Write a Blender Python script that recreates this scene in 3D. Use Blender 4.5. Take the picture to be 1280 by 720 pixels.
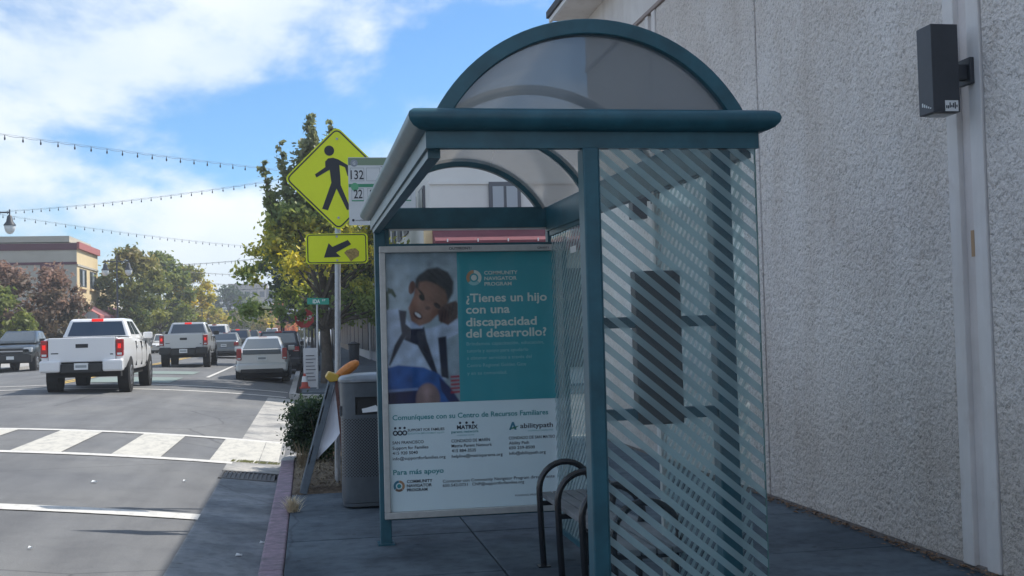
import bpy, bmesh, math, random
import numpy as np
from mathutils import Vector, Matrix
for o in list(bpy.data.objects): bpy.data.objects.remove(o)
sc = bpy.context.scene
col = sc.collection
random.seed(7); rng = np.random.default_rng(7)
R = math.radians; PI = math.pi
CLX, CLY, CLZ = 5.56, 1.14, .02                      # drift of the cloud field
SX, SY = .73, .30                      # horizontal run of a shadow per metre of height

# ------------------------------------------------------------------ camera
cam = bpy.data.cameras.new('camera'); camo = bpy.data.objects.new('camera', cam); col.objects.link(camo)
cam.sensor_width = 36; cam.lens = 36*1450/1280; cam.clip_end = 6000; cam.clip_start = .05
right = Vector((0.98456, -0.17307, -0.02618)); up = Vector((0.01976, -0.03869, 0.99906)); fwd = Vector((0.17392, 0.98415, 0.03467))
mw = Matrix((right, up, -fwd)).transposed().to_4x4(); mw.translation = (0, 0, 1.70)
camo.matrix_world = mw
sc.camera = camo
# ------------------------------------------------------------------ sky and sun
w = bpy.data.worlds.new('World'); sc.world = w; w.use_nodes = True
nt = w.node_tree; nt.nodes.clear(); N = nt.nodes.new; L = nt.links.new
out = N('ShaderNodeOutputWorld'); bg = N('ShaderNodeBackground'); bg.inputs['Strength'].default_value = .10
sky = N('ShaderNodeTexSky'); sky.sky_type = 'NISHITA'; sky.sun_disc = False
sky.sun_elevation = math.atan2(1, math.hypot(SX, SY)); sky.sun_rotation = math.atan2(SX, SY)
sky.altitude = 0; sky.air_density = 1.0; sky.dust_density = .6; sky.ozone_density = 1.6
tc = N('ShaderNodeTexCoord'); sep = N('ShaderNodeSeparateXYZ'); L(tc.outputs['Generated'], sep.inputs[0])
def wm(op, a, b=None, c=None):
    n = N('ShaderNodeMath'); n.operation = op
    for i, v in enumerate((a, b, c)):
        if v is None: continue
        if isinstance(v, (int, float)): n.inputs[i].default_value = v
        else: L(v, n.inputs[i])
    return n.outputs[0]
zc = wm('MAXIMUM', sep.outputs[2], 0.0)
mp0 = N('ShaderNodeMapping'); mp0.inputs['Scale'].default_value = (1, 1, 1.9); mp0.inputs['Location'].default_value = (CLX, CLY, CLZ); L(tc.outputs['Generated'], mp0.inputs[0])
n1 = N('ShaderNodeTexNoise'); n1.inputs['Scale'].default_value = 3.4; n1.inputs['Detail'].default_value = 10; n1.inputs['Roughness'].default_value = .57; n1.inputs['Distortion'].default_value = .15
L(mp0.outputs[0], n1.inputs['Vector'])
# more cloud towards the horizon, as a layer seen at a slant shows
bias = wm('MULTIPLY', wm('SUBTRACT', .24, wm('MINIMUM', zc, .24)), .45)
dens = wm('ADD', n1.outputs['Fac'], bias)
rmp = N('ShaderNodeValToRGB'); rmp.color_ramp.elements[0].position = .43; rmp.color_ramp.elements[1].position = .585
rmp.color_ramp.interpolation = 'EASE'
L(dens, rmp.inputs[0])
n2 = N('ShaderNodeTexNoise'); n2.inputs['Scale'].default_value = 6; n2.inputs['Detail'].default_value = 6; L(mp0.outputs[0], n2.inputs['Vector'])
cr = N('ShaderNodeValToRGB'); cr.color_ramp.elements[0].position = .3; cr.color_ramp.elements[1].position = .7
cr.color_ramp.elements[0].color = (3.1, 3.55, 3.9, 1); cr.color_ramp.elements[1].color = (4.2, 4.35, 4.5, 1); L(n2.outputs['Fac'], cr.inputs[0])
tint = N('ShaderNodeMix'); tint.data_type = 'RGBA'; tint.blend_type = 'MULTIPLY'; tint.inputs[0].default_value = 1; L(sky.outputs[0], tint.inputs[6]); tint.inputs[7].default_value = (.325, .495, .645, 1)
mx = N('ShaderNodeMix'); mx.data_type = 'RGBA'; L(wm('MULTIPLY', rmp.outputs[0], .93), mx.inputs[0]); L(tint.outputs[2], mx.inputs[6]); L(cr.outputs[0], mx.inputs[7])
L(mx.outputs[2], bg.inputs['Color']); L(bg.outputs[0], out.inputs['Surface'])
sun = bpy.data.lights.new('sun', 'SUN'); suno = bpy.data.objects.new('sun', sun); col.objects.link(suno)
sun.energy = 2.0; sun.angle = R(.53); sun.color = (1, .95, .87)
suno.rotation_euler = Vector((SX, SY, 1)).to_track_quat('Z', 'Y').to_euler()
vs = sc.view_settings; vs.view_transform = 'Standard'; vs.look = 'None'; vs.gamma = 1; vs.exposure = 1.42; vs.use_curve_mapping = False
sc.cycles.max_bounces = 10; sc.cycles.transparent_max_bounces = 16; sc.cycles.caustics_reflective = False; sc.cycles.caustics_refractive = False

# ------------------------------------------------------------------ materials
MATS = {}
def mat(name, color, rough=.6, metal=0, var=0, scale=8, bump=0, bscale=None, bdist=.01, spec=.5, emit=None, coat=0, coord='OBJ', var2=None, detail=6):
    if name in MATS: return MATS[name]
    m = bpy.data.materials.new(name); m.use_nodes = True; t = m.node_tree; b = t.nodes['Principled BSDF']
    b.inputs['Roughness'].default_value = rough; b.inputs['Metallic'].default_value = metal
    b.inputs['Specular IOR Level'].default_value = spec; b.inputs['Coat Weight'].default_value = coat; b.inputs['Coat Roughness'].default_value = .08
    b.inputs['Base Color'].default_value = (*color, 1)
    if coord == 'POS': g = t.nodes.new('ShaderNodeNewGeometry'); vec = g.outputs['Position']
    else: g = t.nodes.new('ShaderNodeTexCoord'); vec = g.outputs['Object']
    if var:
        n = t.nodes.new('ShaderNodeTexNoise'); n.inputs['Scale'].default_value = scale; n.inputs['Detail'].default_value = detail; n.inputs['Roughness'].default_value = .65
        t.links.new(vec, n.inputs['Vector'])
        r = t.nodes.new('ShaderNodeValToRGB'); r.color_ramp.elements[0].position = .3; r.color_ramp.elements[1].position = .7
        lo = [c*(1-var) for c in color]; hi = [min(1, c*(1+var)) for c in color]
        if var2: lo = var2
        r.color_ramp.elements[0].color = (*lo, 1); r.color_ramp.elements[1].color = (*hi, 1)
        t.links.new(n.outputs['Fac'], r.inputs[0]); t.links.new(r.outputs[0], b.inputs['Base Color'])
    if bump:
        n = t.nodes.new('ShaderNodeTexNoise'); n.inputs['Scale'].default_value = bscale or scale*6; n.inputs['Detail'].default_value = 5
        t.links.new(vec, n.inputs['Vector'])
        bp = t.nodes.new('ShaderNodeBump'); bp.inputs['Strength'].default_value = bump; bp.inputs['Distance'].default_value = bdist
        t.links.new(n.outputs['Fac'], bp.inputs['Height']); t.links.new(bp.outputs[0], b.inputs['Normal'])
    if emit:
        b.inputs['Emission Color'].default_value = (*color, 1); b.inputs['Emission Strength'].default_value = emit
    MATS[name] = m; return m
def nodes(m): t = m.node_tree; return t, t.nodes, t.links, t.nodes['Principled BSDF']

def asphalt():
    m = mat('asphalt', (.17, .17, .175), .85, coord='POS'); t, n, l, b = nodes(m)
    g = n.new('ShaderNodeNewGeometry')
    def noise(s, d, rough=.6):
        q = n.new('ShaderNodeTexNoise'); q.inputs['Scale'].default_value = s; q.inputs['Detail'].default_value = d; q.inputs['Roughness'].default_value = rough; l.new(g.outputs['Position'], q.inputs['Vector']); return q
    mp = n.new('ShaderNodeMapping'); mp.inputs['Scale'].default_value = (1, .12, 1); l.new(g.outputs['Position'], mp.inputs[0])
    a = noise(.35, 5); s = noise(160, 2); wv = noise(2.0, 6); l.new(mp.outputs[0], wv.inputs['Vector'])
    r1 = n.new('ShaderNodeValToRGB'); r1.color_ramp.elements[0].position = .3; r1.color_ramp.elements[1].position = .72
    r1.color_ramp.elements[0].color = (.128, .131, .139, 1); r1.color_ramp.elements[1].color = (.182, .181, .179, 1); l.new(a.outputs['Fac'], r1.inputs[0])
    r2 = n.new('ShaderNodeValToRGB'); r2.color_ramp.elements[0].position = .35; r2.color_ramp.elements[1].position = .7
    r2.color_ramp.elements[0].color = (.8, .8, .8, 1); r2.color_ramp.elements[1].color = (1.12, 1.12, 1.1, 1); l.new(wv.outputs['Fac'], r2.inputs[0])
    r3 = n.new('ShaderNodeValToRGB'); r3.color_ramp.elements[0].position = .3; r3.color_ramp.elements[1].position = .75
    r3.color_ramp.elements[0].color = (.7, .7, .7, 1); r3.color_ramp.elements[1].color = (1.3, 1.3, 1.3, 1); l.new(s.outputs['Fac'], r3.inputs[0])
    # thin tar cracks
    vo = n.new('ShaderNodeTexVoronoi'); vo.feature = 'DISTANCE_TO_EDGE'; vo.inputs['Scale'].default_value = .22
    dn = noise(1.2, 4); mxv = n.new('ShaderNodeMix'); mxv.data_type = 'VECTOR'; mxv.inputs[0].default_value = .12
    l.new(g.outputs['Position'], mxv.inputs[4]); l.new(dn.outputs['Color'], mxv.inputs[5]); l.new(mxv.outputs[1], vo.inputs['Vector'])
    cr_ = n.new('ShaderNodeValToRGB'); cr_.color_ramp.elements[0].position = 0; cr_.color_ramp.elements[1].position = .0035
    cr_.color_ramp.elements[0].color = (.55, .55, .56, 1); cr_.color_ramp.elements[1].color = (1, 1, 1, 1); l.new(vo.outputs['Distance'], cr_.inputs[0])
    ov = n.new('ShaderNodeTexVoronoi'); ov.inputs['Scale'].default_value = .8; l.new(g.outputs['Position'], ov.inputs['Vector'])
    r5 = n.new('ShaderNodeValToRGB'); r5.color_ramp.elements[0].position = .03; r5.color_ramp.elements[1].position = .075; r5.color_ramp.elements[0].color = (.72, .72, .73, 1); r5.color_ramp.elements[1].color = (1, 1, 1, 1); l.new(ov.outputs['Distance'], r5.inputs[0])
    bl = noise(1.6, 8, .7); r6 = n.new('ShaderNodeValToRGB'); r6.color_ramp.elements[0].position = .33; r6.color_ramp.elements[1].position = .5; r6.color_ramp.elements[0].color = (.83, .83, .84, 1); r6.color_ramp.elements[1].color = (1, 1, 1, 1); l.new(bl.outputs['Fac'], r6.inputs[0])
    prev = r1.outputs[0]
    for r in (r2, r3, cr_, r5, r6):
        mm = n.new('ShaderNodeMix'); mm.data_type = 'RGBA'; mm.blend_type = 'MULTIPLY'; mm.inputs[0].default_value = 1
        l.new(prev, mm.inputs[6]); l.new(r.outputs[0], mm.inputs[7]); prev = mm.outputs[2]
    l.new(prev, b.inputs['Base Color'])
    bp = n.new('ShaderNodeBump'); bp.inputs['Strength'].default_value = .5; bp.inputs['Distance'].default_value = .006
    l.new(s.outputs['Fac'], bp.inputs['Height']); l.new(bp.outputs[0], b.inputs['Normal'])
    return m
def stucco(name, c0, c1, dist=.042, scale=34):
    m = mat(name, c1, .9, coord='POS', spec=.2); t, n, l, b = nodes(m)
    g = n.new('ShaderNodeNewGeometry')
    def noise(s, d, rough=.6, off=0):
        q = n.new('ShaderNodeTexNoise'); q.inputs['Scale'].default_value = s; q.inputs['Detail'].default_value = d; q.inputs['Roughness'].default_value = rough; l.new(g.outputs['Position'], q.inputs['Vector']); return q
    h = noise(scale, 4, .62); h2 = noise(scale*.42, 3); big = noise(.7, 5); grain = noise(26, 4)
    r = n.new('ShaderNodeValToRGB'); r.color_ramp.elements[0].position = .3; r.color_ramp.elements[1].position = .7
    r.color_ramp.elements[0].color = (*c0, 1); r.color_ramp.elements[1].color = (*c1, 1); l.new(big.outputs['Fac'], r.inputs[0])
    # darker in the deepest pits of the relief
    r2 = n.new('ShaderNodeValToRGB'); r2.color_ramp.elements[0].position = .33; r2.color_ramp.elements[1].position = .47
    r2.color_ramp.elements[0].color = (.70, .69, .68, 1); r2.color_ramp.elements[1].color = (1, 1, 1, 1); l.new(h.outputs['Fac'], r2.inputs[0])
    mm = n.new('ShaderNodeMix'); mm.data_type = 'RGBA'; mm.blend_type = 'MULTIPLY'; mm.inputs[0].default_value = 1
    l.new(r.outputs[0], mm.inputs[6]); l.new(r2.outputs[0], mm.inputs[7])
    # darker towards the pavement, with an uneven upper edge
    sp = n.new('ShaderNodeSeparateXYZ'); l.new(g.outputs['Position'], sp.inputs[0])
    ad = n.new('ShaderNodeMath'); ad.operation = 'MULTIPLY_ADD'; l.new(big.outputs['Fac'], ad.inputs[0]); ad.inputs[1].default_value = -1.6; l.new(sp.outputs[2], ad.inputs[2])
    rd = n.new('ShaderNodeValToRGB'); rd.color_ramp.elements[0].position = 0; rd.color_ramp.elements[1].position = .8
    rd.color_ramp.elements[0].color = (.80, .77, .74, 1); rd.color_ramp.elements[1].color = (1, 1, 1, 1); l.new(ad.outputs[0], rd.inputs[0])
    m2 = n.new('ShaderNodeMix'); m2.data_type = 'RGBA'; m2.blend_type = 'MULTIPLY'; m2.inputs[0].default_value = 1
    l.new(mm.outputs[2], m2.inputs[6]); l.new(rd.outputs[0], m2.inputs[7]); l.new(m2.outputs[2], b.inputs['Base Color'])
    ah = n.new('ShaderNodeMath'); ah.operation = 'ADD'; l.new(h.outputs['Fac'], ah.inputs[0]); l.new(h2.outputs['Fac'], ah.inputs[1])
    bp = n.new('ShaderNodeBump'); bp.inputs['Strength'].default_value = 1; bp.inputs['Distance'].default_value = dist
    l.new(ah.outputs[0], bp.inputs['Height']); l.new(bp.outputs[0], b.inputs['Normal'])
    return m
def paintmark(name, c, wear=.5):
    m = mat(name, c, .7, coord='POS'); t, n, l, b = nodes(m)
    g = n.new('ShaderNodeNewGeometry'); a = n.new('ShaderNodeTexNoise'); a.inputs['Scale'].default_value = 9; a.inputs['Detail'].default_value = 9; a.inputs['Roughness'].default_value = .75
    mp = n.new('ShaderNodeMapping'); mp.inputs['Scale'].default_value = (1, .35, 1); l.new(g.outputs['Position'], mp.inputs[0]); l.new(mp.outputs[0], a.inputs['Vector'])
    r = n.new('ShaderNodeValToRGB'); r.color_ramp.elements[0].position = wear-.16; r.color_ramp.elements[1].position = wear+.04
    r.color_ramp.elements[0].color = (.5*c[0]+.09, .5*c[1]+.09, .5*c[2]+.09, 1); r.color_ramp.elements[1].color = (*c, 1); l.new(a.outputs['Fac'], r.inputs[0]); l.new(r.outputs[0], b.inputs['Base Color'])
    return m
def pane(name, tint=(1, 1, 1), gloss=1.0, body=None, bodyfac=0, rough=.02, ior=1.45):
    """thin sheet: what is behind shows through, the surface reflects by Fresnel"""
    m = bpy.data.materials.new(name); m.use_nodes = True; t = m.node_tree; t.nodes.clear(); n = t.nodes.new; l = t.links.new
    o = n('ShaderNodeOutputMaterial'); tr = n('ShaderNodeBsdfTransparent'); tr.inputs[0].default_value = (*tint, 1)
    gl = n('ShaderNodeBsdfGlossy'); gl.inputs['Roughness'].default_value = rough
    # Schlick reflectance from the facing angle, the same from either side of the sheet
    lw = n('ShaderNodeLayerWeight'); lw.inputs[0].default_value = .5
    pw = n('ShaderNodeMath'); pw.operation = 'POWER'; pw.inputs[1].default_value = 5; l(lw.outputs['Facing'], pw.inputs[0])
    fr = n('ShaderNodeMath'); fr.operation = 'MULTIPLY_ADD'; fr.inputs[1].default_value = .95; fr.inputs[2].default_value = .05; l(pw.outputs[0], fr.inputs[0])
    cur = tr.outputs[0]
    if body:
        df = n('ShaderNodeBsdfDiffuse'); df.inputs[0].default_value = (*body, 1); tl = n('ShaderNodeBsdfTranslucent'); tl.inputs[0].default_value = (*body, 1)
        ms = n('ShaderNodeMixShader'); ms.inputs[0].default_value = .5; l(df.outputs[0], ms.inputs[1]); l(tl.outputs[0], ms.inputs[2])
        mb = n('ShaderNodeMixShader'); mb.inputs[0].default_value = bodyfac; l(cur, mb.inputs[1]); l(ms.outputs[0], mb.inputs[2]); cur = mb.outputs[0]
    mu = n('ShaderNodeMath'); mu.operation = 'MULTIPLY'; mu.inputs[1].default_value = gloss; l(fr.outputs[0], mu.inputs[0])
    mg = n('ShaderNodeMixShader'); l(mu.outputs[0], mg.inputs[0]); l(cur, mg.inputs[1]); l(gl.outputs[0], mg.inputs[2]); l(mg.outputs[0], o.inputs[0])
    MATS[name] = m; return m
def leafmat(name='leaf'):
    m = bpy.data.materials.new(name); m.use_nodes = True; t = m.node_tree; t.nodes.clear(); n = t.nodes.new; l = t.links.new
    o = n('ShaderNodeOutputMaterial'); at = n('ShaderNodeAttribute'); at.attribute_name = 'Col'
    d = n('ShaderNodeBsdfPrincipled'); d.inputs['Roughness'].default_value = .55; d.inputs['Specular IOR Level'].default_value = .35; l(at.outputs[0], d.inputs['Base Color'])
    tl = n('ShaderNodeBsdfTranslucent'); hs = n('ShaderNodeHueSaturation'); hs.inputs['Value'].default_value = 1.35; hs.inputs['Saturation'].default_value = 1.1; l(at.outputs[0], hs.inputs['Color']); l(hs.outputs[0], tl.inputs[0])
    ms = n('ShaderNodeMixShader'); ms.inputs[0].default_value = .42; l(d.outputs[0], ms.inputs[1]); l(tl.outputs[0], ms.inputs[2]); l(ms.outputs[0], o.inputs[0])
    return m
LEAF = leafmat()
def attrmat(name, rough=.5):
    m = bpy.data.materials.new(name); m.use_nodes = True; t = m.node_tree; b = t.nodes['Principled BSDF']; b.inputs['Roughness'].default_value = rough
    at = t.nodes.new('ShaderNodeAttribute'); at.attribute_name = 'Col'; t.links.new(at.outputs[0], b.inputs['Base Color']); return m

# ------------------------------------------------------------------ mesh builder
OFF = {}
def tag(o, label=None, cat=None, group=None, kind=None):
    if label: o['label'] = label
    if cat: o['category'] = cat
    if group: o['group'] = group
    if kind: o['kind'] = kind
    return o
def empty(name, loc, label=None, cat=None, group=None, rz=0):
    o = bpy.data.objects.new(name, None); col.objects.link(o); o.location = loc; o.rotation_euler = (0, 0, rz); o.empty_display_size = .2
    OFF[o] = Vector(loc) if rz == 0 else Vector((0, 0, 0))
    return tag(o, label, cat, group)
def link(name, me, m, parent=None, kind=None):
    o = bpy.data.objects.new(name, me); col.objects.link(o)
    if m and not me.materials: me.materials.append(m)
    if parent: o.parent = parent
    OFF[o] = OFF.get(parent, Vector((0, 0, 0)))
    if kind: o['kind'] = kind
    return o
class MB:
    def __init__(s): s.v = []; s.f = []
    def add(s, vs, fs):
        k = len(s.v); s.v += [tuple(p) for p in vs]; s.f += [tuple(i+k for i in q) for q in fs]; return s
    def box(s, x0, x1, y0, y1, z0, z1):
        return s.add([(x0,y0,z0),(x1,y0,z0),(x1,y1,z0),(x0,y1,z0),(x0,y0,z1),(x1,y0,z1),(x1,y1,z1),(x0,y1,z1)],
                     [(0,3,2,1),(4,5,6,7),(0,1,5,4),(1,2,6,5),(2,3,7,6),(3,0,4,7)])
    def hexa(s, p): return s.add(p, [(0,3,2,1),(4,5,6,7),(0,1,5,4),(1,2,6,5),(2,3,7,6),(3,0,4,7)])
    def prism(s, pts, d):           # closed polygon pts (3D) pushed along vector d
        n = len(pts); d = Vector(d); a = [Vector(p) for p in pts]; b = [p+d for p in a]
        return s.add(a+b, [tuple(range(n-1, -1, -1)), tuple(range(n, 2*n))]+[(i, (i+1) % n, n+(i+1) % n, n+i) for i in range(n)])
    def poly(s, pts): return s.add(pts, [tuple(range(len(pts)))])
    def tube(s, pts, r, n=10, cap=True):
        pts = [Vector(p) for p in pts]; rs = r if isinstance(r, (list, tuple)) else [r]*len(pts)
        k = len(s.v); prev = None
        for i, p in enumerate(pts):
            t = (pts[min(i+1, len(pts)-1)]-pts[max(i-1, 0)]).normalized()
            if prev is None:
                a = Vector((0, 0, 1)) if abs(t.z) < .9 else Vector((1, 0, 0)); u = t.cross(a).normalized()
            else: u = (prev-t*prev.dot(t)).normalized()
            prev = u; w_ = t.cross(u)
            for j in range(n):
                an = 2*PI*j/n; s.v.append(tuple(p+(u*math.cos(an)+w_*math.sin(an))*rs[i]))
        for i in range(len(pts)-1):
            for j in range(n):
                a = k+i*n+j; b = k+i*n+(j+1) % n; s.f.append((a, b, b+n, a+n))
        if cap: s.f.append(tuple(k+j for j in range(n-1, -1, -1))); e = k+(len(pts)-1)*n; s.f.append(tuple(e+j for j in range(n)))
        return s
    def lathe(s, prof, c, n=24, axis='z', sq=None):     # prof: (radius, height)
        k = len(s.v)
        for r, h in prof:
            for j in range(n):
                an = 2*PI*j/n; ca, sa = math.cos(an), math.sin(an)
                if sq: e = 2/sq; ca, sa = math.copysign(abs(ca)**e, ca), math.copysign(abs(sa)**e, sa)
                if axis == 'z': s.v.append((c[0]+r*ca, c[1]+r*sa, c[2]+h))
                elif axis == 'x': s.v.append((c[0]+h, c[1]+r*ca, c[2]+r*sa))
                else: s.v.append((c[0]+r*ca, c[1]+h, c[2]+r*sa))
        for i in range(len(prof)-1):
            for j in range(n): a = k+i*n+j; b = k+i*n+(j+1) % n; s.f.append((a, b, b+n, a+n))
        s.f.append(tuple(k+j for j in range(n-1, -1, -1))); e = k+(len(prof)-1)*n; s.f.append(tuple(e+j for j in range(n)))
        return s
    def build(s, name, m, parent=None, smooth=None, bevel=0, kind=None, seg=2):
        o = OFF.get(parent, Vector((0, 0, 0)))
        me = bpy.data.meshes.new(name); me.from_pydata([(x-o.x, y-o.y, z-o.z) for x, y, z in s.v], [], s.f)
        bm = bmesh.new(); bm.from_mesh(me); bmesh.ops.recalc_face_normals(bm, faces=bm.faces); bm.to_mesh(me); bm.free()
        if smooth is not None:
            me.polygons.foreach_set('use_smooth', [True]*len(me.polygons)); me.set_sharp_from_angle(angle=R(smooth))
        ob = link(name, me, m, parent, kind)
        if bevel:
            md = ob.modifiers.new('bevel', 'BEVEL'); md.width = bevel; md.segments = seg; md.limit_method = 'ANGLE'; md.angle_limit = R(40)
        return ob
def B(name, m, parent, x0, x1, y0, y1, z0, z1, bevel=0): return MB().box(x0, x1, y0, y1, z0, z1).build(name, m, parent, bevel=bevel)
def copy_tree(o, parent=None):
    c = o.copy(); col.objects.link(c); c.parent = parent; OFF[c] = OFF.get(o, Vector((0, 0, 0)))
    for ch in [q for q in o.children]: copy_tree(ch, c)
    return c
TEXTS = []
def text(name, s, x, z, y, width, m, parent, size=None, bold=0, align='LEFT'):
    """flat lettering in the X-Z plane facing -Y; scaled to the given width"""
    TEXTS.append((name, s, x, z, y, width, m, parent, size, bold, align))
def flush_texts():
    tmp = []
    for t in TEXTS:
        c = bpy.data.curves.new('lettering', 'FONT'); c.body = t[1]; c.size = 1; c.offset = t[9]; c.resolution_u = 3; o = bpy.data.objects.new('lettering', c); col.objects.link(o); tmp.append(o)
    bpy.context.view_layer.update(); dg = bpy.context.evaluated_depsgraph_get()
    for t, o in zip(TEXTS, tmp):
        name, s, x, z, y, width, m, parent, size, bold, align = t
        me = bpy.data.meshes.new_from_object(o.evaluated_get(dg)); me.name = name
        co = np.empty(len(me.vertices)*3); me.vertices.foreach_get('co', co); co = co.reshape(-1, 3)
        x0, x1 = co[:, 0].min(), co[:, 0].max(); sxx = width/(x1-x0); szz = size if size else sxx
        of = OFF.get(parent, Vector((0, 0, 0)))
        sh = {'LEFT': 0, 'CENTER': -width/2}[align]
        new = np.stack([x+sh+(co[:, 0]-x0)*sxx-of.x, np.full(len(co), y-of.y), z+co[:, 1]*szz-of.z], 1)
        me.vertices.foreach_set('co', new.ravel()); me.materials.clear(); me.update()
        link(name, me, m, parent)
    for o in tmp:
        c = o.data; bpy.data.objects.remove(o); bpy.data.curves.remove(c)

# ------------------------------------------------------------------ palette
ASPH = asphalt()
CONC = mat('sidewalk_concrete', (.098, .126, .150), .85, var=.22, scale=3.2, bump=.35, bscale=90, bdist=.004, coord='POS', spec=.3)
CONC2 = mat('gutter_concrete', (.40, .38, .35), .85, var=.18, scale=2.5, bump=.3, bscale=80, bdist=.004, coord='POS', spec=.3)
KERB = mat('faded_kerb_paint', (.25, .175, .215), .8, var=.35, scale=9, bump=.6, bscale=40, bdist=.012, coord='POS', var2=(.13, .115, .13), detail=9)
KERBC = mat('kerb_concrete', (.36, .35, .33), .85, var=.25, scale=5, bump=.3, bscale=60, coord='POS')
SOIL = mat('planter_mulch', (.15, .115, .08), .95, var=.45, scale=22, bump=1, bscale=60, bdist=.03, coord='POS')
def weather(m, spots=True, streak=False):
    """stains with shapes of their own multiplied over a material's colour"""
    t, n, l, b = nodes(m); src = b.inputs['Base Color'].links[0].from_socket; g = n.new('ShaderNodeNewGeometry')
    def mul(fac_socket, p0, p1, c):
        nonlocal src
        r = n.new('ShaderNodeValToRGB'); r.color_ramp.elements[0].position = p0; r.color_ramp.elements[1].position = p1; r.color_ramp.elements[0].color = (*c, 1); r.color_ramp.elements[1].color = (1, 1, 1, 1)
        l.new(fac_socket, r.inputs[0]); mm = n.new('ShaderNodeMix'); mm.data_type = 'RGBA'; mm.blend_type = 'MULTIPLY'; mm.inputs[0].default_value = 1; l.new(src, mm.inputs[6]); l.new(r.outputs[0], mm.inputs[7]); src = mm.outputs[2]
    def noise(sc_, d, mapping=None):
        q = n.new('ShaderNodeTexNoise'); q.inputs['Scale'].default_value = sc_; q.inputs['Detail'].default_value = d; q.inputs['Roughness'].default_value = .6
        if mapping: mp = n.new('ShaderNodeMapping'); mp.inputs['Scale'].default_value = mapping; l.new(g.outputs['Position'], mp.inputs[0]); l.new(mp.outputs[0], q.inputs['Vector'])
        else: l.new(g.outputs['Position'], q.inputs['Vector'])
        return q.outputs['Fac']
    if spots:
        v = n.new('ShaderNodeTexVoronoi'); v.inputs['Scale'].default_value = 3.1; l.new(g.outputs['Position'], v.inputs['Vector']); mul(v.outputs['Distance'], .045, .06, (.42, .43, .45))
        v2 = n.new('ShaderNodeTexVoronoi'); v2.inputs['Scale'].default_value = 1.3; l.new(g.outputs['Position'], v2.inputs['Vector']); mul(v2.outputs['Distance'], .03, .055, (.5, .5, .5))
        mul(noise(1.1, 7), .38, .55, (.55, .58, .62)); mul(noise(11, 6), .36, .52, (.74, .76, .78))
        vc = n.new('ShaderNodeTexVoronoi'); vc.feature = 'DISTANCE_TO_EDGE'; vc.inputs['Scale'].default_value = .3; mxv = n.new('ShaderNodeMix'); mxv.data_type = 'VECTOR'; mxv.inputs[0].default_value = .15
        q = n.new('ShaderNodeTexNoise'); q.inputs['Scale'].default_value = 2; q.inputs['Detail'].default_value = 6; l.new(g.outputs['Position'], q.inputs['Vector']); l.new(g.outputs['Position'], mxv.inputs[4]); l.new(q.outputs['Color'], mxv.inputs[5]); l.new(mxv.outputs[1], vc.inputs['Vector']); mul(vc.outputs['Distance'], .0008, .0028, (.66, .66, .67))
    if streak:
        mul(noise(2.2, 6, (1, 1, .10)), .36, .50, (.92, .905, .89)); mul(noise(.55, 5), .38, .52, (.93, .91, .89)); mul(noise(5, 5), .30, .42, (.93, .91, .90))
    l.new(src, b.inputs['Base Color'])
weather(CONC)
STUC = stucco('stucco', (.87, .815, .775), (.94, .89, .85)); weather(STUC, False, True)
SMOOTHW = mat('smooth_plaster', (.74, .715, .70), .85, var=.06, scale=3, bump=.2, bscale=70, bdist=.003, coord='POS'); weather(SMOOTHW, False, True)
SHEL = mat('blue_green_powder_coat', (.020, .098, .132), .38, var=.3, scale=5, spec=.5, bump=.06, bscale=180, bdist=.001, detail=9)
SHELD = mat('case_back_metal', (.03, .045, .055), .5)
ALU = mat('anodised_aluminium', (.52, .52, .51), .42, metal=.55, var=.08, scale=20)
BLACKT = mat('black_tube', (.012, .014, .018), .22, spec=.6)
GALV = mat('galvanised_steel', (.42, .44, .46), .45, metal=.7, var=.15, scale=30)
BLACK = mat('black_rubber', (.012, .012, .013), .8)
DARK = mat('dark_plastic', (.02, .021, .023), .55)
GLASSP = pane('clear_pane', (.86, .93, .93), 1.7)
FROST = pane('frosted_stripe', (.72, .88, .90), .5, (.44, .58, .60), .66, rough=.3)
DOME = pane('bronze_acrylic', (.78, .75, .71), .7, (.66, .61, .55), .42, rough=.12)
LUN = pane('bronze_sky_lunette', (.58, .60, .64), 1.0, (.29, .33, .36), .62, rough=.06)  # blue of the mirrored sky is mixed into the bronze pane's colour
CARGLASS = mat('car_glass', (.10, .125, .15), .07, metal=.45, spec=.8)
WHITEP = mat('white_car_paint', (.80, .80, .80), .3, coat=.6)
LEADF = mat('dry_leaf', (.20, .12, .07), .8, var=.5, scale=40)
SIGNY = mat('fluorescent_yellow_green', (.82, .90, .02), .45, var=.04, scale=5)
SIGNB = mat('sign_black', (.022, .028, .04), .5)
SIGNW = mat('sign_white', (.72, .74, .74), .5, var=.05, scale=5)
SIGNG = mat('sign_green', (.05, .30, .16), .5)
REDL = mat('red_lamp', (.36, .012, .012), .2, spec=.6)
REDLIT = mat('lit_brake_lamp', (.85, .015, .01), .25, emit=.28)
TIRE = mat('tyre', (.014, .014, .015), .85)
RIM = mat('wheel_rim', (.40, .41, .43), .35, metal=.8)

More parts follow.
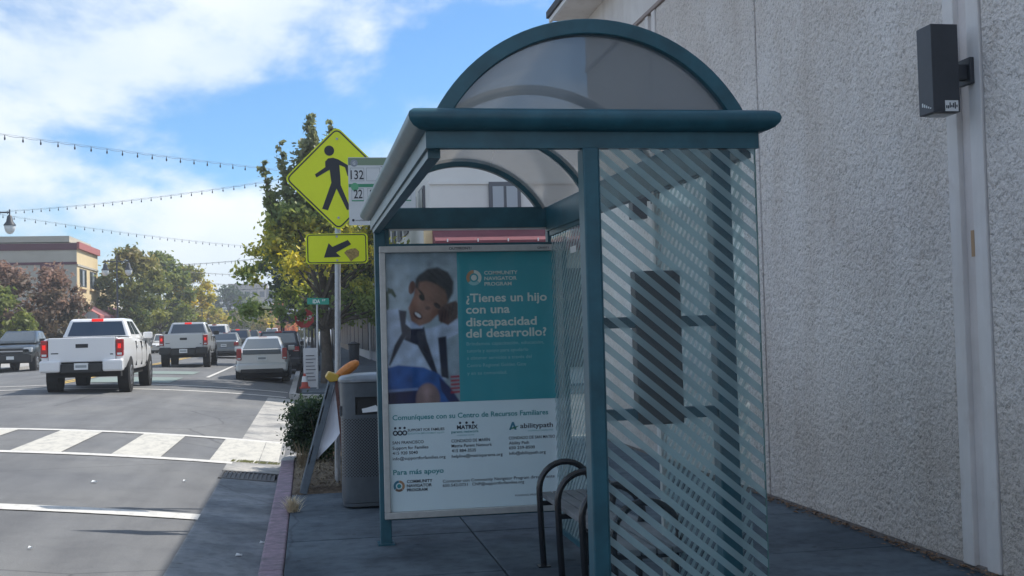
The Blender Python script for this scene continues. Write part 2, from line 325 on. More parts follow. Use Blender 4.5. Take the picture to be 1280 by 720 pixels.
# ------------------------------------------------------------------ the ground
AC = .46
def zr(x):
    if x >= -7: return AC*(1-((x+7)/6.6)**2) if x < -.4 else 0
    return AC*(1-((x+7)/12)**2)
ZL = zr(-13.6)
g = MB(); g.box(-2500, 2500, -300, 4500, -.6, -.12); g.build('ground', mat('far_ground', (.12, .12, .11), .9, var=.2, scale=.05, coord='POS'), kind='structure')
def road_mesh():
    xs = list(np.linspace(-.42, -7, 26))+list(np.linspace(-7, -13.6, 10))[1:]
    ys = [-6, 0, 6, 9, 12, 15, 18, 22, 26, 30, 40, 60, 90, 140, 200, 300, 420]
    m = MB(); n = len(xs)
    m.v = [(x, y, zr(x)) for y in ys for x in xs]
    m.f = [(j*n+i, j*n+i+1, (j+1)*n+i+1, (j+1)*n+i) for j in range(len(ys)-1) for i in range(n-1)]
    return m
road_mesh().build('road', ASPH, smooth=60, kind='structure')
MB().add([(-.42, 16.0, -.004), (60, 16.0, -.004), (60, 29.6, -.004), (-.42, 29.6, -.004)], [(0, 1, 2, 3)]).build('cross_street', ASPH, kind='structure')
# concrete gutter pan along the kerb
def gutter_strip(name, y0, y1, x0, x1, m):
    q = MB(); n = 8
    for j, y in enumerate((y0, y1)):
        for i in range(n+1): x = x0+(x1-x0)*i/n; q.v.append((x, y, zr(x)+.006))
    q.f = [(i, i+1, n+2+i, n+1+i) for i in range(n)]
    return q.build(name, m, kind='structure')
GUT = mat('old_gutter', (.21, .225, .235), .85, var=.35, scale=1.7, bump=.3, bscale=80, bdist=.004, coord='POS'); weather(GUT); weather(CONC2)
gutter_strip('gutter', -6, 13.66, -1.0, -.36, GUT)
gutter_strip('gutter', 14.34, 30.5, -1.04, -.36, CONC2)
# storm drain
dr = empty('storm_drain', (-.7, 14, 0), 'slotted iron storm drain grate set in the gutter beside the red kerb', 'drain')
B('pit', mat('drain_dark', (.004, .004, .004), .9), dr, -1.02, -.38, 13.67, 14.33, -.25, -.02)
IRON = mat('cast_iron', (.10, .095, .09), .7, var=.3, scale=30)
zf = lambda x: zr(x)+.012
for (a, b, c, d) in ((-1.04, -.36, 13.62, 13.70), (-1.04, -.36, 14.30, 14.38)):
    MB().hexa([(a, c, zf(a)-.05), (b, c, zf(b)-.05), (b, d, zf(b)-.05), (a, d, zf(a)-.05), (a, c, zf(a)), (b, c, zf(b)), (b, d, zf(b)), (a, d, zf(a))]).build('drain_frame', IRON, dr)
for i in range(14):
    x = -1.02+i*.0492; B('drain_bar', IRON, dr, x-.011, x+.011, 13.70, 14.30, zf(x)-.045, zf(x)-.002)
# kerb of separate blocks
kb = MB().box(-.34, -.2, -6, 14.6, -.1, .135).build('kerb', KERBC, kind='structure')
ky = -6.0
while ky < 14.5:
    e = min(ky+random.uniform(2.6, 3.1), 14.62)
    MB().hexa([(-.372, ky+.006, -.05), (-.19, ky+.006, -.05), (-.19, e-.006, -.05), (-.372, e-.006, -.05), (-.352, ky+.006, .15), (-.19, ky+.006, .15), (-.19, e-.006, .15), (-.352, e-.006, .15)]).build('kerb_block', KERB, kb, bevel=.018, seg=3)
    ky = e
# kerb round the corner into the side street
arc = [(-.36, 14.63)]+[(1.14-1.5*math.cos(a), 14.8+1.5*math.sin(a)) for a in np.linspace(0, PI/2, 9)]+[(5, 16.3), (40, 16.3)]
q = MB()
for (x, y) in arc: pass
def ribbon(path, wd, z0, z1):
    m = MB(); n = len(path); ins = []
    for i, p in enumerate(path):
        a = Vector(path[max(i-1, 0)]); b = Vector(path[min(i+1, n-1)]); t = (b-a).normalized(); nn = Vector((t.y, -t.x)); ins.append(Vector(p)+nn*wd)
    for i in range(n):
        m.v += [(path[i][0], path[i][1], z0), (path[i][0], path[i][1], z1), (ins[i].x, ins[i].y, z1), (ins[i].x, ins[i].y, z0)]
    for i in range(n-1):
        for k in range(4): m.f.append((i*4+k, i*4+(k+1) % 4, (i+1)*4+(k+1) % 4, (i+1)*4+k))
    m.f += [(0, 1, 2, 3), ((n-1)*4+3, (n-1)*4+2, (n-1)*4+1, (n-1)*4)]
    return m
ribbon(arc, .17, -.1, .148).build('kerb', KERBC, kind='structure', bevel=.012)
# sidewalk of slabs
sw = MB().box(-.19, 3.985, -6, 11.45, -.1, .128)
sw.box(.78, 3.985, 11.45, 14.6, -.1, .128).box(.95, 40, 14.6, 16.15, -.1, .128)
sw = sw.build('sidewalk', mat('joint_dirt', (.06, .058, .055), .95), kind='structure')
xj = [-.19, 1.21, 2.61, 3.985]; yj = [8.88+1.48*k for k in range(-10, 6)]
for a in range(3):
    for b in range(len(yj)-1):
        x0, x1, y0, y1 = xj[a], xj[a+1], yj[b], yj[b+1]
        if y0 >= 11.3 and a == 0: continue
        if y1 > 16.2: y1 = 16.12
        if y1-y0 < .2: continue
        dz = random.uniform(-.0025, .0025); gp = .006
        if y1 > 11.45 and a == 0: y1 = 11.45
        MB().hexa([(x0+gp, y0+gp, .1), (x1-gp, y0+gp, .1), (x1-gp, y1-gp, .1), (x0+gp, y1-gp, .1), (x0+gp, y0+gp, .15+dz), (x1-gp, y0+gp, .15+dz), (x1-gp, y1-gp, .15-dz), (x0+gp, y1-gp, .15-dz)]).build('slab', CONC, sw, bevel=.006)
MB().box(.80, 1.2, 11.47, 14.6, .1, .149).build('slab', CONC, sw, bevel=.006)
# planter bed
pb = MB(); n = 26
for j in range(n+1):
    for i in range(9):
        x = -.185+.955*i/8; y = 11.46+(15.9-11.46)*j/n
        if i == 0 and y > 14.6: x = max(x, 1.14-1.28*math.cos(min(1, (y-14.8)/1.3)))
        e = min(i, 8-i, j*2)
        z = .135+(.055 if e > 0 else 0)+random.uniform(-.012, .02)
        pb.v.append((x, y, z))
pb.f = [(j*9+i, j*9+i+1, (j+1)*9+i+1, (j+1)*9+i) for j in range(n) for i in range(8)]
pb.build('planter_soil', SOIL, smooth=80, kind='structure')
# sidewalk beyond the side street and across the road
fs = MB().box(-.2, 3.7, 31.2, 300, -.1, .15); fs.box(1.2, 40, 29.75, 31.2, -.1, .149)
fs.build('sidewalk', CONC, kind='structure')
ribbon([(40, 29.6), (1.2, 29.6)]+[(1.2-1.55*math.sin(a), 31.15-1.55*math.cos(a)) for a in np.linspace(0, PI/2, 9)]+[(-.35, 60), (-.35, 300)], -.17, -.1, .152).build('kerb', KERBC, kind='structure')
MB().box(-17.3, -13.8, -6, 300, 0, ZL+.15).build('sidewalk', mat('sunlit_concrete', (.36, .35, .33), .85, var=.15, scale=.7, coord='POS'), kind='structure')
MB().box(-13.8, -13.62, -6, 300, 0, ZL+.155).build('kerb', KERBC, kind='structure')
# painted markings, laid on the cambered road
PW = paintmark('worn_white_paint', (.58, .56, .52), .46); PS = paintmark('worn_stripe_paint', (.52, .495, .435), .50); PY = paintmark('worn_yellow_paint', (.62, .40, .06), .42); PG = paintmark('green_lane_paint', (.20, .255, .225), .5)
def mark(parent, name, x0, x1, y0, y1, m, kind=None, lift=.009, skew=0):
    q = MB(); n = max(2, int(abs(x1-x0)/.25))
    for y in (y0, y1):
        for i in range(n+1):
            x = x0+(x1-x0)*i/n; q.v.append((x, y+skew*(x-x0), zr(x)+lift))
    q.f = [(i, i+1, n+2+i, n+1+i) for i in range(n)]
    return q.build(name, m, parent, kind=kind)
cw = mark(None, 'crosswalk', -13.2, -.98, 15.08, 15.32, PW, 'structure')
mark(cw, 'edge_line', -13.2, -.42, 18.32, 18.56, PW)
for k in range(-1, 9):
    x = -1.27-1.2*k
    if k == -1: continue
    mark(cw, 'stripe', x, x+.6, 15.325, 18.315, PS)
mark(cw, 'stripe', -.66, -.42, 15.7, 18.315, PS)
mark(None, 'stop_line', -6.8, -.99, 10.62, 10.93, PW, 'structure')
mark(None, 'centre_line', -6.95, -6.83, 34.5, 300, PY, 'structure'); mark(None, 'centre_line', -7.2, -7.08, 34.5, 300, PY, 'structure')
mark(None, 'lane_line', -3.4, -3.28, 40, 300, PW, 'structure')
cw2 = mark(None, 'crosswalk', -13.2, -.6, 31.0, 31.3, PW, 'structure'); mark(cw2, 'edge_line', -13.2, -.6, 33.6, 33.9, PW)
mark(None, 'green_lane', -6.6, -4.0, 35, 39, PG, 'structure', .013); mark(None, 'green_lane', -6.6, -4.0, 42, 45, PG, 'structure', .013)

# ------------------------------------------------------------------ stucco building beside the sidewalk
sb = empty('stucco_building', (3.99, 6, .15), 'pale rough stucco building with smooth pilaster strips beside the sidewalk', 'building')
WX = 3.99
B('wall_core', SMOOTHW, sb, WX+.05, 14, -8, 16.0, .12, 6.0)
B('plinth', mat('plinth', (.20, .17, .155), .9, var=.3, scale=14, coord='POS'), sb, WX+.004, WX+.06, -8, 16.0, .1, .18)
edges = [(-8, -.27), (-.16+.05, 3.06), (3.08, 6.27), (6.68, 9.735), (9.765, 12.66), (13.08, 15.99)]
for (a, b) in edges: MB().box(WX, WX+.06, a, b, .172, 5.31).build('stucco_panel', STUC, sb, bevel=.008)
for y in (6.475, 12.87):
    B('pilaster_edge', SMOOTHW, sb, WX-.012, WX+.06, y+.075, y+.195, .172, 5.31, .006)
    B('pilaster_edge', SMOOTHW, sb, WX-.012, WX+.06, y-.195, y-.065, .172, 5.31, .006)
    B('pilaster_channel', mat('channel_plaster', (.68, .63, .61), .85, var=.1, scale=3, bump=.2, coord='POS'), sb, WX+.025, WX+.055, y-.065, y+.075, .172, 5.31)
B('trim_ledge', mat('trim_brown', (.33, .27, .25), .8), sb, WX-.025, WX+.06, -8, 16.0, 5.315, 5.36, .005)
B('frieze', SMOOTHW, sb, WX-.005, WX+.06, -8, 16.01, 5.362, 6.05)
B('soffit', SMOOTHW, sb, 3.52, 14.2, -8, 16.0, 6.052, 6.12)
ROOFD = mat('dark_roofing', (.035, .04, .05), .7, var=.2, scale=12)
B('fascia_trim', mat('white_trim', (.7, .7, .7), .5), sb, 3.47, 3.515, -8, 16.05, 6.04, 6.10, .004)
rf = MB().add([(3.44, -8, 6.105), (3.44, 16.08, 6.105), (9, 16.08, 6.105), (14.3, 16.08, 6.105), (14.3, -8, 6.105), (3.44, -8, 6.2), (3.44, 16.08, 6.2), (14.3, 16.08, 6.2), (14.3, -8, 6.2), (5.2, -8, 7.4), (5.2, 14.3, 7.4), (12.5, 14.3, 7.4), (12.5, -8, 7.4)],
    [(0, 1, 3, 4), (0, 5, 6, 1), (1, 6, 7, 3), (5, 9, 10, 6), (6, 10, 11, 7), (7, 11, 12, 8), (9, 12, 11, 10), (3, 7, 8, 4)])
rf.build('roof', ROOFD, sb)
B('patch', mat('tan_patch', (.45, .30, .18), .8), sb, WX-.0145, WX-.0125, 6.405, 6.44, 2.06, 2.22)
def walllamp(y, label, sticker):
    t = empty('wall_lamp', (WX, y, 3.2), label, 'lamp', 'box lamps on the stucco wall')
    HOUS = mat('lamp_housing', (.045, .05, .06), .5, var=.1, scale=10)
    MB().hexa([(3.69, y-.145, 2.92), (3.865, y-.145, 2.92), (3.865, y+.02, 2.92), (3.69, y+.02, 2.92), (3.69, y-.145, 3.45), (3.865, y-.145, 3.45), (3.865, y+.02, 3.45), (3.69, y+.02, 3.45)]).build('housing', HOUS, t, bevel=.004)
    B('lens', mat('lamp_lens', (.3, .3, .3), .3), t, 3.715, 3.84, y-.12, y-.005, 2.912, 2.922)
    B('arm', HOUS, t, 3.866, 3.955, y-.09, y-.03, 3.13, 3.22)
    B('mounting_plate', HOUS, t, 3.95, 3.978, y-.125, y+.005, 3.10, 3.26, .004)
    if sticker:
        s = B('sticker', SIGNW, t, 3.765, 3.85, y-.1485, y-.1465, 2.925, 2.99)
        for k in range(7): B('scribble', SIGNB, s, 3.770+k*.011, 3.777+k*.011, y-.1500, y-.1490, 2.938+random.uniform(0, .012), 2.968+random.uniform(-.01, .014))
        for k in range(5): B('scratch', SIGNW, t, 3.6875, 3.6895, y-.12+.022*k, y-.108+.022*k, 2.945+.006*k, 2.952+.010*k)
walllamp(6.46, 'dark box wall lamp with white sticker on the near pilaster strip', True)
walllamp(12.95, 'dark box wall lamp seen through the shelter glass, without a sticker', False)
# leaves and litter at the foot of the wall
q = MB()
for k in range(700):
    y = random.uniform(5.5, 12.5); x = 3.965-abs(random.gauss(0, .05)); z = .153+random.uniform(0, .02); s = random.uniform(.008, .03); a = random.uniform(0, 6.28)
    c, d = math.cos(a)*s, math.sin(a)*s; h = random.uniform(0, .018)
    q.add([(x-c, y-d, z), (x+d*.5, y-c*.5, z+h), (x+c, y+d, z+h*.4), (x-d*.5, y+c*.5, z+h*.8)], [(0, 1, 2, 3)])
o = q.build('leaf_litter', LEADF, kind='stuff'); tag(o, 'brown dry leaves and grit gathered along the foot of the stucco wall', 'leaves')

# ------------------------------------------------------------------ bus shelter
YN, YF = 4.49, 8.57; XL_, XR_ = .468, 1.838
def rise(y): return .010*(y-YN)
sh = empty('bus_shelter', (1.15, 6.5, .15), 'blue green bus shelter with barrel roof and striped glass on the sidewalk', 'bus shelter')
def sheared(m):
    m.v = [(x, y, z+rise(y)*min(1, max(0, (z-.15)/2.2))) for x, y, z in m.v]; return m
# eave gutter: a rounded profile swept round the rectangle with mitred corners
prof = [(-.05, 2.412), (0, 2.412), (0, 2.478), (.028, 2.481), (.052, 2.492), (.068, 2.510), (.073, 2.528), (.068, 2.545), (.052, 2.558), (.028, 2.564), (-.05, 2.566)]
def eave():
    m = MB(); n = len(prof)
    for o_, z in prof:
        m.v += [(XL_-o_, YN-o_, z), (XR_+o_, YN-o_, z), (XR_+o_, YF+o_, z), (XL_-o_, YF+o_, z)]
    for i in range(n):
        for k in range(4):
            a = i*4+k; b = i*4+(k+1) % 4; c = ((i+1) % n)*4+(k+1) % 4; d = ((i+1) % n)*4+k; m.f.append((a, b, c, d))
    return m
# four eave lengths, one part each
for k in range(4):
    m = eave(); n = len(prof); keep = []
    for i in range(n): keep.append(m.f[i*4+k])
    m.f = keep
    idx = sorted({i for f in m.f for i in f}); mp_ = {i: j for j, i in enumerate(idx)}; m.v = [m.v[i] for i in idx]; m.f = [tuple(mp_[i] for i in f) for f in m.f]
    sheared(m).build('eave_gutter', SHEL, sh, smooth=35)
AX, ARO, ARI = 1.142, .725, .665; AZ = 2.207
a0 = math.acos(min(1, (2.555-AZ)/ARO))
def arch(y0, y1, ro, ri, n=36, zt=2.556):
    m = MB(); pts = []
    for (r_) in (ro, ri):
        an = math.acos((zt-AZ)/r_); pts.append([(AX+r_*math.sin(t), AZ+r_*math.cos(t)) for t in np.linspace(-an, an, n)])
    for y in (y0, y1):
        for lay in pts: m.v += [(x, y, z) for x, z in lay]
    for i in range(n-1):
        o_, q_, O, Q = i, n+i, 2*n+i, 3*n+i
        m.f += [(o_, o_+1, q_+1, q_), (O, O+1, Q+1, Q), (o_, o_+1, O+1, O), (q_, q_+1, Q+1, Q)]
    m.f += [(0, n, 3*n, 2*n), (n-1, 2*n-1, 4*n-1, 3*n-1)]
    return sheared(m)
for (y0, y1, ro, ri) in ((YN-.012, YN+.055, ARO, ARI), (5.78, 5.83, .722, .678), (7.16, 7.21, .722, .678), (YF-.06, YF+.01, ARO, ARI)):
    arch(y0, y1, ro, ri).build('roof_arch', SHEL, sh, smooth=40, bevel=.004)
def barrel(y0, y1, r_, n=34):
    m = MB(); an = math.acos((2.55-AZ)/r_)
    for y in (y0, y1): m.v += [(AX+r_*math.sin(t), y, AZ+r_*math.cos(t)) for t in np.linspace(-an, an, n)]
    m.f = [(i, i+1, n+i+1, n+i) for i in range(n-1)]
    return sheared(m)
for (ya, yb_) in ((YN+.057, 5.778), (5.832, 7.158), (7.212, YF-.062)): barrel(ya, yb_, .700).build('roof_panel', DOME, sh, smooth=60)
# tinted half-moon pane closing the near end
an = math.acos((2.56-AZ)/.672)
sheared(MB().poly([(AX+.672*math.sin(t), YN+.02, AZ+.672*math.cos(t)) for t in np.linspace(-an, an, 40)])).build('lunette', LUN, sh)
# inner eave beams
for x in (XL_+.012, XR_-.062): sheared(MB().box(x, x+.05, YN+.06, YF-.06, 2.38, 2.552)).build('eave_beam', SHEL, sh)
# near end frame: two posts, two rails and the timetable case
B('post', SHEL, sh, 1.090, 1.155, YN-.02, YN+.075, .15, 2.411, .006)
B('post', SHEL, sh, 1.638, 1.722, YN+.02, YN+.10, .15, 2.411, .006)
for z in (1.688, 1.318): B('rail', SHEL, sh, 1.155, 1.638, YN+.035, YN+.075, z, z+.045, .003)
cs = B('timetable_case', SHELD, sh, 1.302, 1.492, YN+.022, YN+.098, 1.298, 1.918, .006)
B('case_door', mat('case_door', (.04, .05, .06), .3), cs, 1.312, 1.482, YN+.0985, YN+.106, 1.31, 1.905)
def stripes(u0, u1, v0, v1, period=.0697, fill=.5, slope=-.84):
    """slanted bands clipped to a rectangle"""
    res = []
    def clip(poly, f):
        outp = []
        for i in range(len(poly)):
            a, b = poly[i], poly[(i+1) % len(poly)]; fa, fb = f(a), f(b)
            if fa >= 0: outp.append(a)
            if (fa >= 0) != (fb >= 0): t = fa/(fa-fb); outp.append((a[0]+(b[0]-a[0])*t, a[1]+(b[1]-a[1])*t))
        return outp
    lo = v0-abs(slope)*(u1-u0); k = int((lo)/period)-1
    while k*period < v1+abs(slope)*(u1-u0):
        b0, b1 = k*period, k*period+period*fill
        p = [(u0, v0), (u1, v0), (u1, v1), (u0, v1)]
        p = clip(p, lambda q_: q_[1]-slope*(q_[0]-u0)-b0)
        if len(p) > 2: p = clip(p, lambda q_: b1-(q_[1]-slope*(q_[0]-u0)))
        if len(p) > 2: res.append(p)
        k += 1
    return res
def glass_x(u0, u1, v0, v1, y):           # pane in the X-Z plane
    p = MB().poly([(u0, y, v0), (u1, y, v0), (u1, y, v1), (u0, y, v1)]).build('glass_panel', GLASSP, sh)
    m = MB()
    for s in stripes(u0, u1, v0, v1): m.poly([(a, y-.0052, b) for a, b in s])
    m.build('frosted_stripes', FROST, p)
def glass_y(u0, u1, v0, v1, x):           # pane in the Y-Z plane
    p = MB().poly([(x, u0, v0), (x, u1, v0), (x, u1, v1), (x, u0, v1)]).build('glass_panel', GLASSP, sh)
    m = MB()
    for s in stripes(u0, u1, v0, v1): m.poly([(x-.0052, a, b) for a, b in s])
    m.build('frosted_stripes', FROST, p)
glass_x(1.158, 1.812, .24, 2.408, YN-.008)
B('glass_edge', mat('green_glass_edge', (.10, .19, .18), .2), sh, 1.8125, 1.8165, YN-.0135, YN-.0025, .24, 2.408)
B('edge_seal', SHEL, sh, 1.1555, 1.1585, YN-.014, YN-.003, .24, 2.408)
glass_y(YN+.10, 5.79, .24, 2.38, 1.80); glass_y(7.05, 8.44, .24, 2.38, 1.80)
for y in (5.81, 7.03): B('post', ALU, sh, 1.782, 1.818, y-.018, y+.018, .15, 2.40, .004)
for z0 in (.2, 2.38):
    for (a, b) in ((YN+.1, 5.79), (7.05, 8.44)): B('glazing_channel', SHEL, sh, 1.785, 1.815, a, b, z0, z0+.038)
B('white_patch', SIGNW, sh, 1.7935, 1.7945, 7.62, 7.80, 2.205, 2.25)  # small white rectangle on the rear glass
# far end frame round the advertising case
for (a, b) in ((.492, .572), (1.865, 1.932)): B('post', SHEL, sh, a, b, YF-.05, YF+.05, .15, 2.449, .006)
for (a, b) in ((.492, .572), (1.865, 1.932)): B('base_plate', SHEL, sh, a-.02, b+.02, YF-.075, YF+.075, .15, .162)
B('cross_beam', SHEL, sh, .47, 1.935, YF-.055, YF+.045, 2.452, 2.602, .004)
B('slot_rail', SHEL, sh, .573, 1.864, YF-.04, YF+.04, 2.322, 2.342)
B('slot_end', SHEL, sh, .573, .60, YF-.04, YF+.04, 2.343, 2.451); B('slot_end', SHEL, sh, 1.79, 1.864, YF-.04, YF+.04, 2.343, 2.451)
B('slot_trim', ALU, sh, .60, 1.79, YF-.052, YF-.0405, 2.437, 2.447)
case = B('advertising_case', SHEL, sh, .5725, 1.8645, YF-.045, YF+.055, .325, 2.3205)
for (a, b, c, d) in ((.523, 1.886, 2.274, 2.322), (.523, 1.886, .338, .386), (.523, .566, .3865, 2.2735), (1.838, 1.886, .3865, 2.2735)):
    B('case_frame', ALU, case, a, b, YF-.085, YF-.0465, c, d, .004)
YP = YF-.052
POSTB = mat('poster_paper', (.74, .86, .90), .5); TEAL = mat('poster_teal', (.035, .31, .36), .5); CREAMT = mat('print_cream', (.62, .68, .62), .5)
TEALT = mat('print_teal', (.04, .30, .33), .5); NAVY = mat('print_navy', (.025, .035, .06), .5); FAINT = mat('print_faint', (.26, .52, .55), .5)
OCH = mat('print_ochre', (.45, .25, .13), .5); BRN = mat('print_brown', (.22, .14, .10), .5); BLU = mat('print_blue', (.05, .22, .32), .5); GRN = mat('print_green', (.05, .22, .14), .5)
poster = B('poster', POSTB, case, .5665, 1.8375, YP, YP+.005, .387, 2.2735)
B('teal_field', TEAL, poster, 1.095, 1.837, YP-.0015, YP-.0003, 1.170, 2.273)
# the printed photograph: colours computed on a fine grid
def photo():
    nx, nz = 120, 250
    U, V = np.meshgrid(np.linspace(0, 1, nx), np.linspace(0, 1, nz)); X = 8+U*341; Y = -11+V*705
    srgb = lambda c: np.where(np.array(c)/255. <= .04045, np.array(c)/255./12.92, ((np.array(c)/255.+.055)/1.055)**2.4)
    C = np.zeros((nz, nx, 3)); C[:] = srgb((150, 168, 180))
    C *= (1-.25*V[..., None]); C += .06*np.exp(-((X-70)/60)**2-((Y-170)/110)**2)[..., None]
    C *= (1-.18*np.exp(-((X-220)/120)**2-((Y-20)/40)**2))[..., None]
    def over(mask, c, sh_=None):
        c = srgb(c); q_ = mask[..., None]; k = c if sh_ is None else c*sh_[..., None]
        C[:] = C*(1-q_)+k*q_
    def ell(cx_, cy_, rx, ry, ang=0, soft=.12):
        a = R(ang); dx, dy = X-cx_, Y-cy_; u = (dx*math.cos(a)+dy*math.sin(a))/rx; v = (-dx*math.sin(a)+dy*math.cos(a))/ry
        return np.clip((1-np.sqrt(u*u+v*v))/soft+.5, 0, 1)
    def poly(pts, soft=6):
        inside = np.zeros(X.shape, bool); dist = np.full(X.shape, 1e9); n_ = len(pts)
        for i in range(n_):
            (x1, y1), (x2, y2) = pts[i], pts[(i+1) % n_]
            c = ((y1 > Y) != (y2 > Y)) & (X < (x2-x1)*(Y-y1)/((y2-y1) or 1e-9)+x1); inside ^= c
            t = np.clip(((X-x1)*(x2-x1)+(Y-y1)*(y2-y1))/((x2-x1)**2+(y2-y1)**2), 0, 1)
            dist = np.minimum(dist, np.hypot(X-(x1+t*(x2-x1)), Y-(y1+t*(y2-y1))))
        s = np.where(inside, dist, -dist); return np.clip(s/soft+.5, 0, 1)
    fold = .86+.16*np.sin(X*.055+Y*.03)*np.sin(Y*.045+1)
    over(poly([(16, 150), (42, 158), (58, 190), (50, 200), (30, 178), (16, 182)]), (60, 80, 66)); over(ell(12, 215, 10, 50), (70, 90, 80))
    over(poly([(0, 255), (70, 250), (112, 310), (180, 350), (250, 335), (350, 285), (352, 372), (292, 398), (285, 590), (10, 540)], 9), (176, 192, 214), fold)
    over(poly([(66, 255), (104, 262), (98, 322), (126, 348), (88, 395), (20, 516), (14, 512), (44, 420), (78, 366)]), (34, 38, 56))
    over(poly([(120, 342), (186, 338), (196, 396), (248, 566), (224, 560), (152, 424), (88, 396)]), (36, 40, 58))
    over(poly([(250, 390), (290, 384), (297, 585), (262, 575)]), (40, 44, 62))
    over(poly([(118, 300), (190, 300), (178, 345), (122, 345)]), (150, 164, 188))
    over(ell(131, 152, 15, 32, 12), (112, 82, 74))
    face = poly([(150, 130), (140, 190), (112, 248), (124, 308), (164, 334), (212, 318), (266, 270), (302, 226), (312, 170), (250, 120), (180, 112)], 8)
    over(face, (134, 98, 84), .80+.35*np.exp(-((X-165)/55)**2-((Y-215)/70)**2)-.28*np.clip((X-215)/90, 0, 1))
    over(poly([(148, 150), (150, 112), (168, 92), (206, 66), (256, 58), (306, 82), (332, 128), (328, 182), (302, 224), (290, 168), (250, 138), (200, 122), (168, 128), (160, 160)], 12), (38, 36, 44))
    over(ell(178, 200, 17, 12, 55), (36, 30, 34)); over(ell(250, 240, 20, 11, 40), (52, 40, 42)); over(ell(176, 178, 22, 5, 50), (50, 40, 40))
    over(ell(205, 250, 13, 9), (94, 66, 60)); over(ell(157, 284, 24, 15, 40), (70, 34, 36)); over(ell(157, 281, 18, 7, 40), (206, 206, 210))
    over(poly([(252, 262), (290, 232), (340, 218), (350, 232), (348, 300), (300, 334), (256, 312)], 8), (78, 60, 58))
    for k in range(4): over(ell(272+k*17, 292-k*12, 5, 30, 10, .5), (56, 42, 44))
    over(poly([(8, 526), (60, 514), (180, 528), (254, 562), (346, 700), (0, 705)], 8), (44, 90, 158), fold)
    over(poly([(8, 632), (150, 630), (140, 705), (0, 705)], 10), (30, 36, 74)); over(poly([(10, 628), (150, 622), (150, 634), (10, 640)], 5), (120, 140, 180))
    over(poly([(250, 575), (300, 620), (352, 700), (300, 700), (262, 640)], 8), (26, 40, 84))
    over(ell(196, 680, 58, 78, 0, .15), (134, 112, 112), .75+.4*np.exp(-((X-185)/35)**2-((Y-650)/60)**2))
    for k in range(5): over(poly([(306, 572+k*18), (356, 570+k*18), (356, 580+k*18), (306, 582+k*18)], 4), (150, 44, 62))
    for _ in range(1):
        C[1:-1] = (C[:-2]+2*C[1:-1]+C[2:])/4; C[:, 1:-1] = (C[:, :-2]+2*C[:, 1:-1]+C[:, 2:])/4
    lowf = np.random.default_rng(3).normal(size=(26, 14)); iy = np.linspace(0, 24.99, nz); ix = np.linspace(0, 12.99, nx); yy, xx = np.meshgrid(iy, ix, indexing='ij'); y0_, x0_ = yy.astype(int), xx.astype(int); fy, fx_ = yy-y0_, xx-x0_
    nf = lowf[y0_, x0_]*(1-fy)*(1-fx_)+lowf[y0_+1, x0_]*fy*(1-fx_)+lowf[y0_, x0_+1]*(1-fy)*fx_+lowf[y0_+1, x0_+1]*fy*fx_
    C *= (1+.13*nf+.05*np.random.default_rng(4).normal(size=nf.shape))[..., None]
    C[:] = np.clip((C-.012)*1.15, .004, 1)
    z0, z1, x0, x1 = 1.170, 2.273, .5668, 1.0948
    vs_ = np.stack([x0+U*(x1-x0), np.full(U.shape, YP-.0012), z1-V*(z1-z0)], -1).reshape(-1, 3)-np.array(OFF[poster])
    idx = (np.arange(nz-1)[:, None]*nx+np.arange(nx-1)[None, :]).ravel()
    me = bpy.data.meshes.new('photo_print'); me.from_pydata(vs_.tolist(), [], np.stack([idx, idx+nx, idx+nx+1, idx+1], 1).tolist())
    ca = me.color_attributes.new('Col', 'FLOAT_COLOR', 'POINT'); ca.data.foreach_set('color', np.concatenate([C.reshape(-1, 3), np.ones((nx*nz, 1))], 1).ravel())
    return link('photo_print', me, attrmat('photo_print', .45), poster)
photo()
YT = YP-.0026
def T(s, x, z, wd, m, size=None, bold=.012, name='lettering'): text(name, s, x, z, YT, wd, m, poster, size, bold)
T('¿Tienes un hijo', 1.156, 1.902, .612, CREAMT, .088, .022); T('con una', 1.154, 1.817, .330, CREAMT, .088, .022)
T('discapacidad', 1.152, 1.724, .534, CREAMT, .088, .022); T('del desarrollo?', 1.150, 1.640, .608, CREAMT, .088, .022)
T('COMMUNITY', 1.298, 2.104, .252, CREAMT, .038, .02); T('NAVIGATOR', 1.298, 2.062, .245, CREAMT, .038, .02); T('PROGRAM', 1.298, 2.021, .205, CREAMT, .038, .02)
for s, z, wd in (('Brindamos capacitación, educación,', 1.581, .584), ('tutoría y apoyo para ayudarlo', 1.529, .463), ('a obtener servicios a través del', 1.476, .487), ('Centro Regional Golden Gate', 1.421, .444), ('y en su comunidad.', 1.364, .299)): T(s, 1.153, z, wd, FAINT, .036, .004)
T('Comuníquese con su Centro de Recursos Familiares', .595, 1.052, 1.159, TEALT, .052, .016)
T('SUPPORT FOR FAMILIES', .703, .966, .270, NAVY, .027); T('EDUCATION EMPOWERMENT EQUITY', .703, .944, .270, FAINT, .016, .004)
T('MATRIX', 1.066, .968, .155, NAVY, .040, .03); T('parent network', 1.024, .940, .203, TEALT, .028, .004); T('A RESOURCE CENTER', 1.064, .918, .130, FAINT, .014, .004)
T('abilitypath', 1.539, .957, .249, NAVY, .050, .012); T('INSPIRING POSSIBILITIES', 1.60, .930, .188, FAINT, .015, .004)
for x, rows in ((.590, (('SAN FRANCISCO', .877, .228), ('Support for Families', .838, .262), ('415 920 5040', .801, .183), ('info@supportforfamilies.org', .761, .386))),
                (1.023, (('CONDADO DE MARÍN', .872, .286), ('Matrix Parent Network', .836, .300), ('415 884-3535', .800, .180), ('helpline@matrixparents.org', .760, .378))),
                (1.451, (('CONDADO DE SAN MATEO', .876, .350), ('Ability Path', .839, .152), ('650 259-8500', .803, .195), ('info@abilitypath.org', .763, .276)))):
    for s, z, wd in rows: T(s, x, z, wd, NAVY, .031, .008)
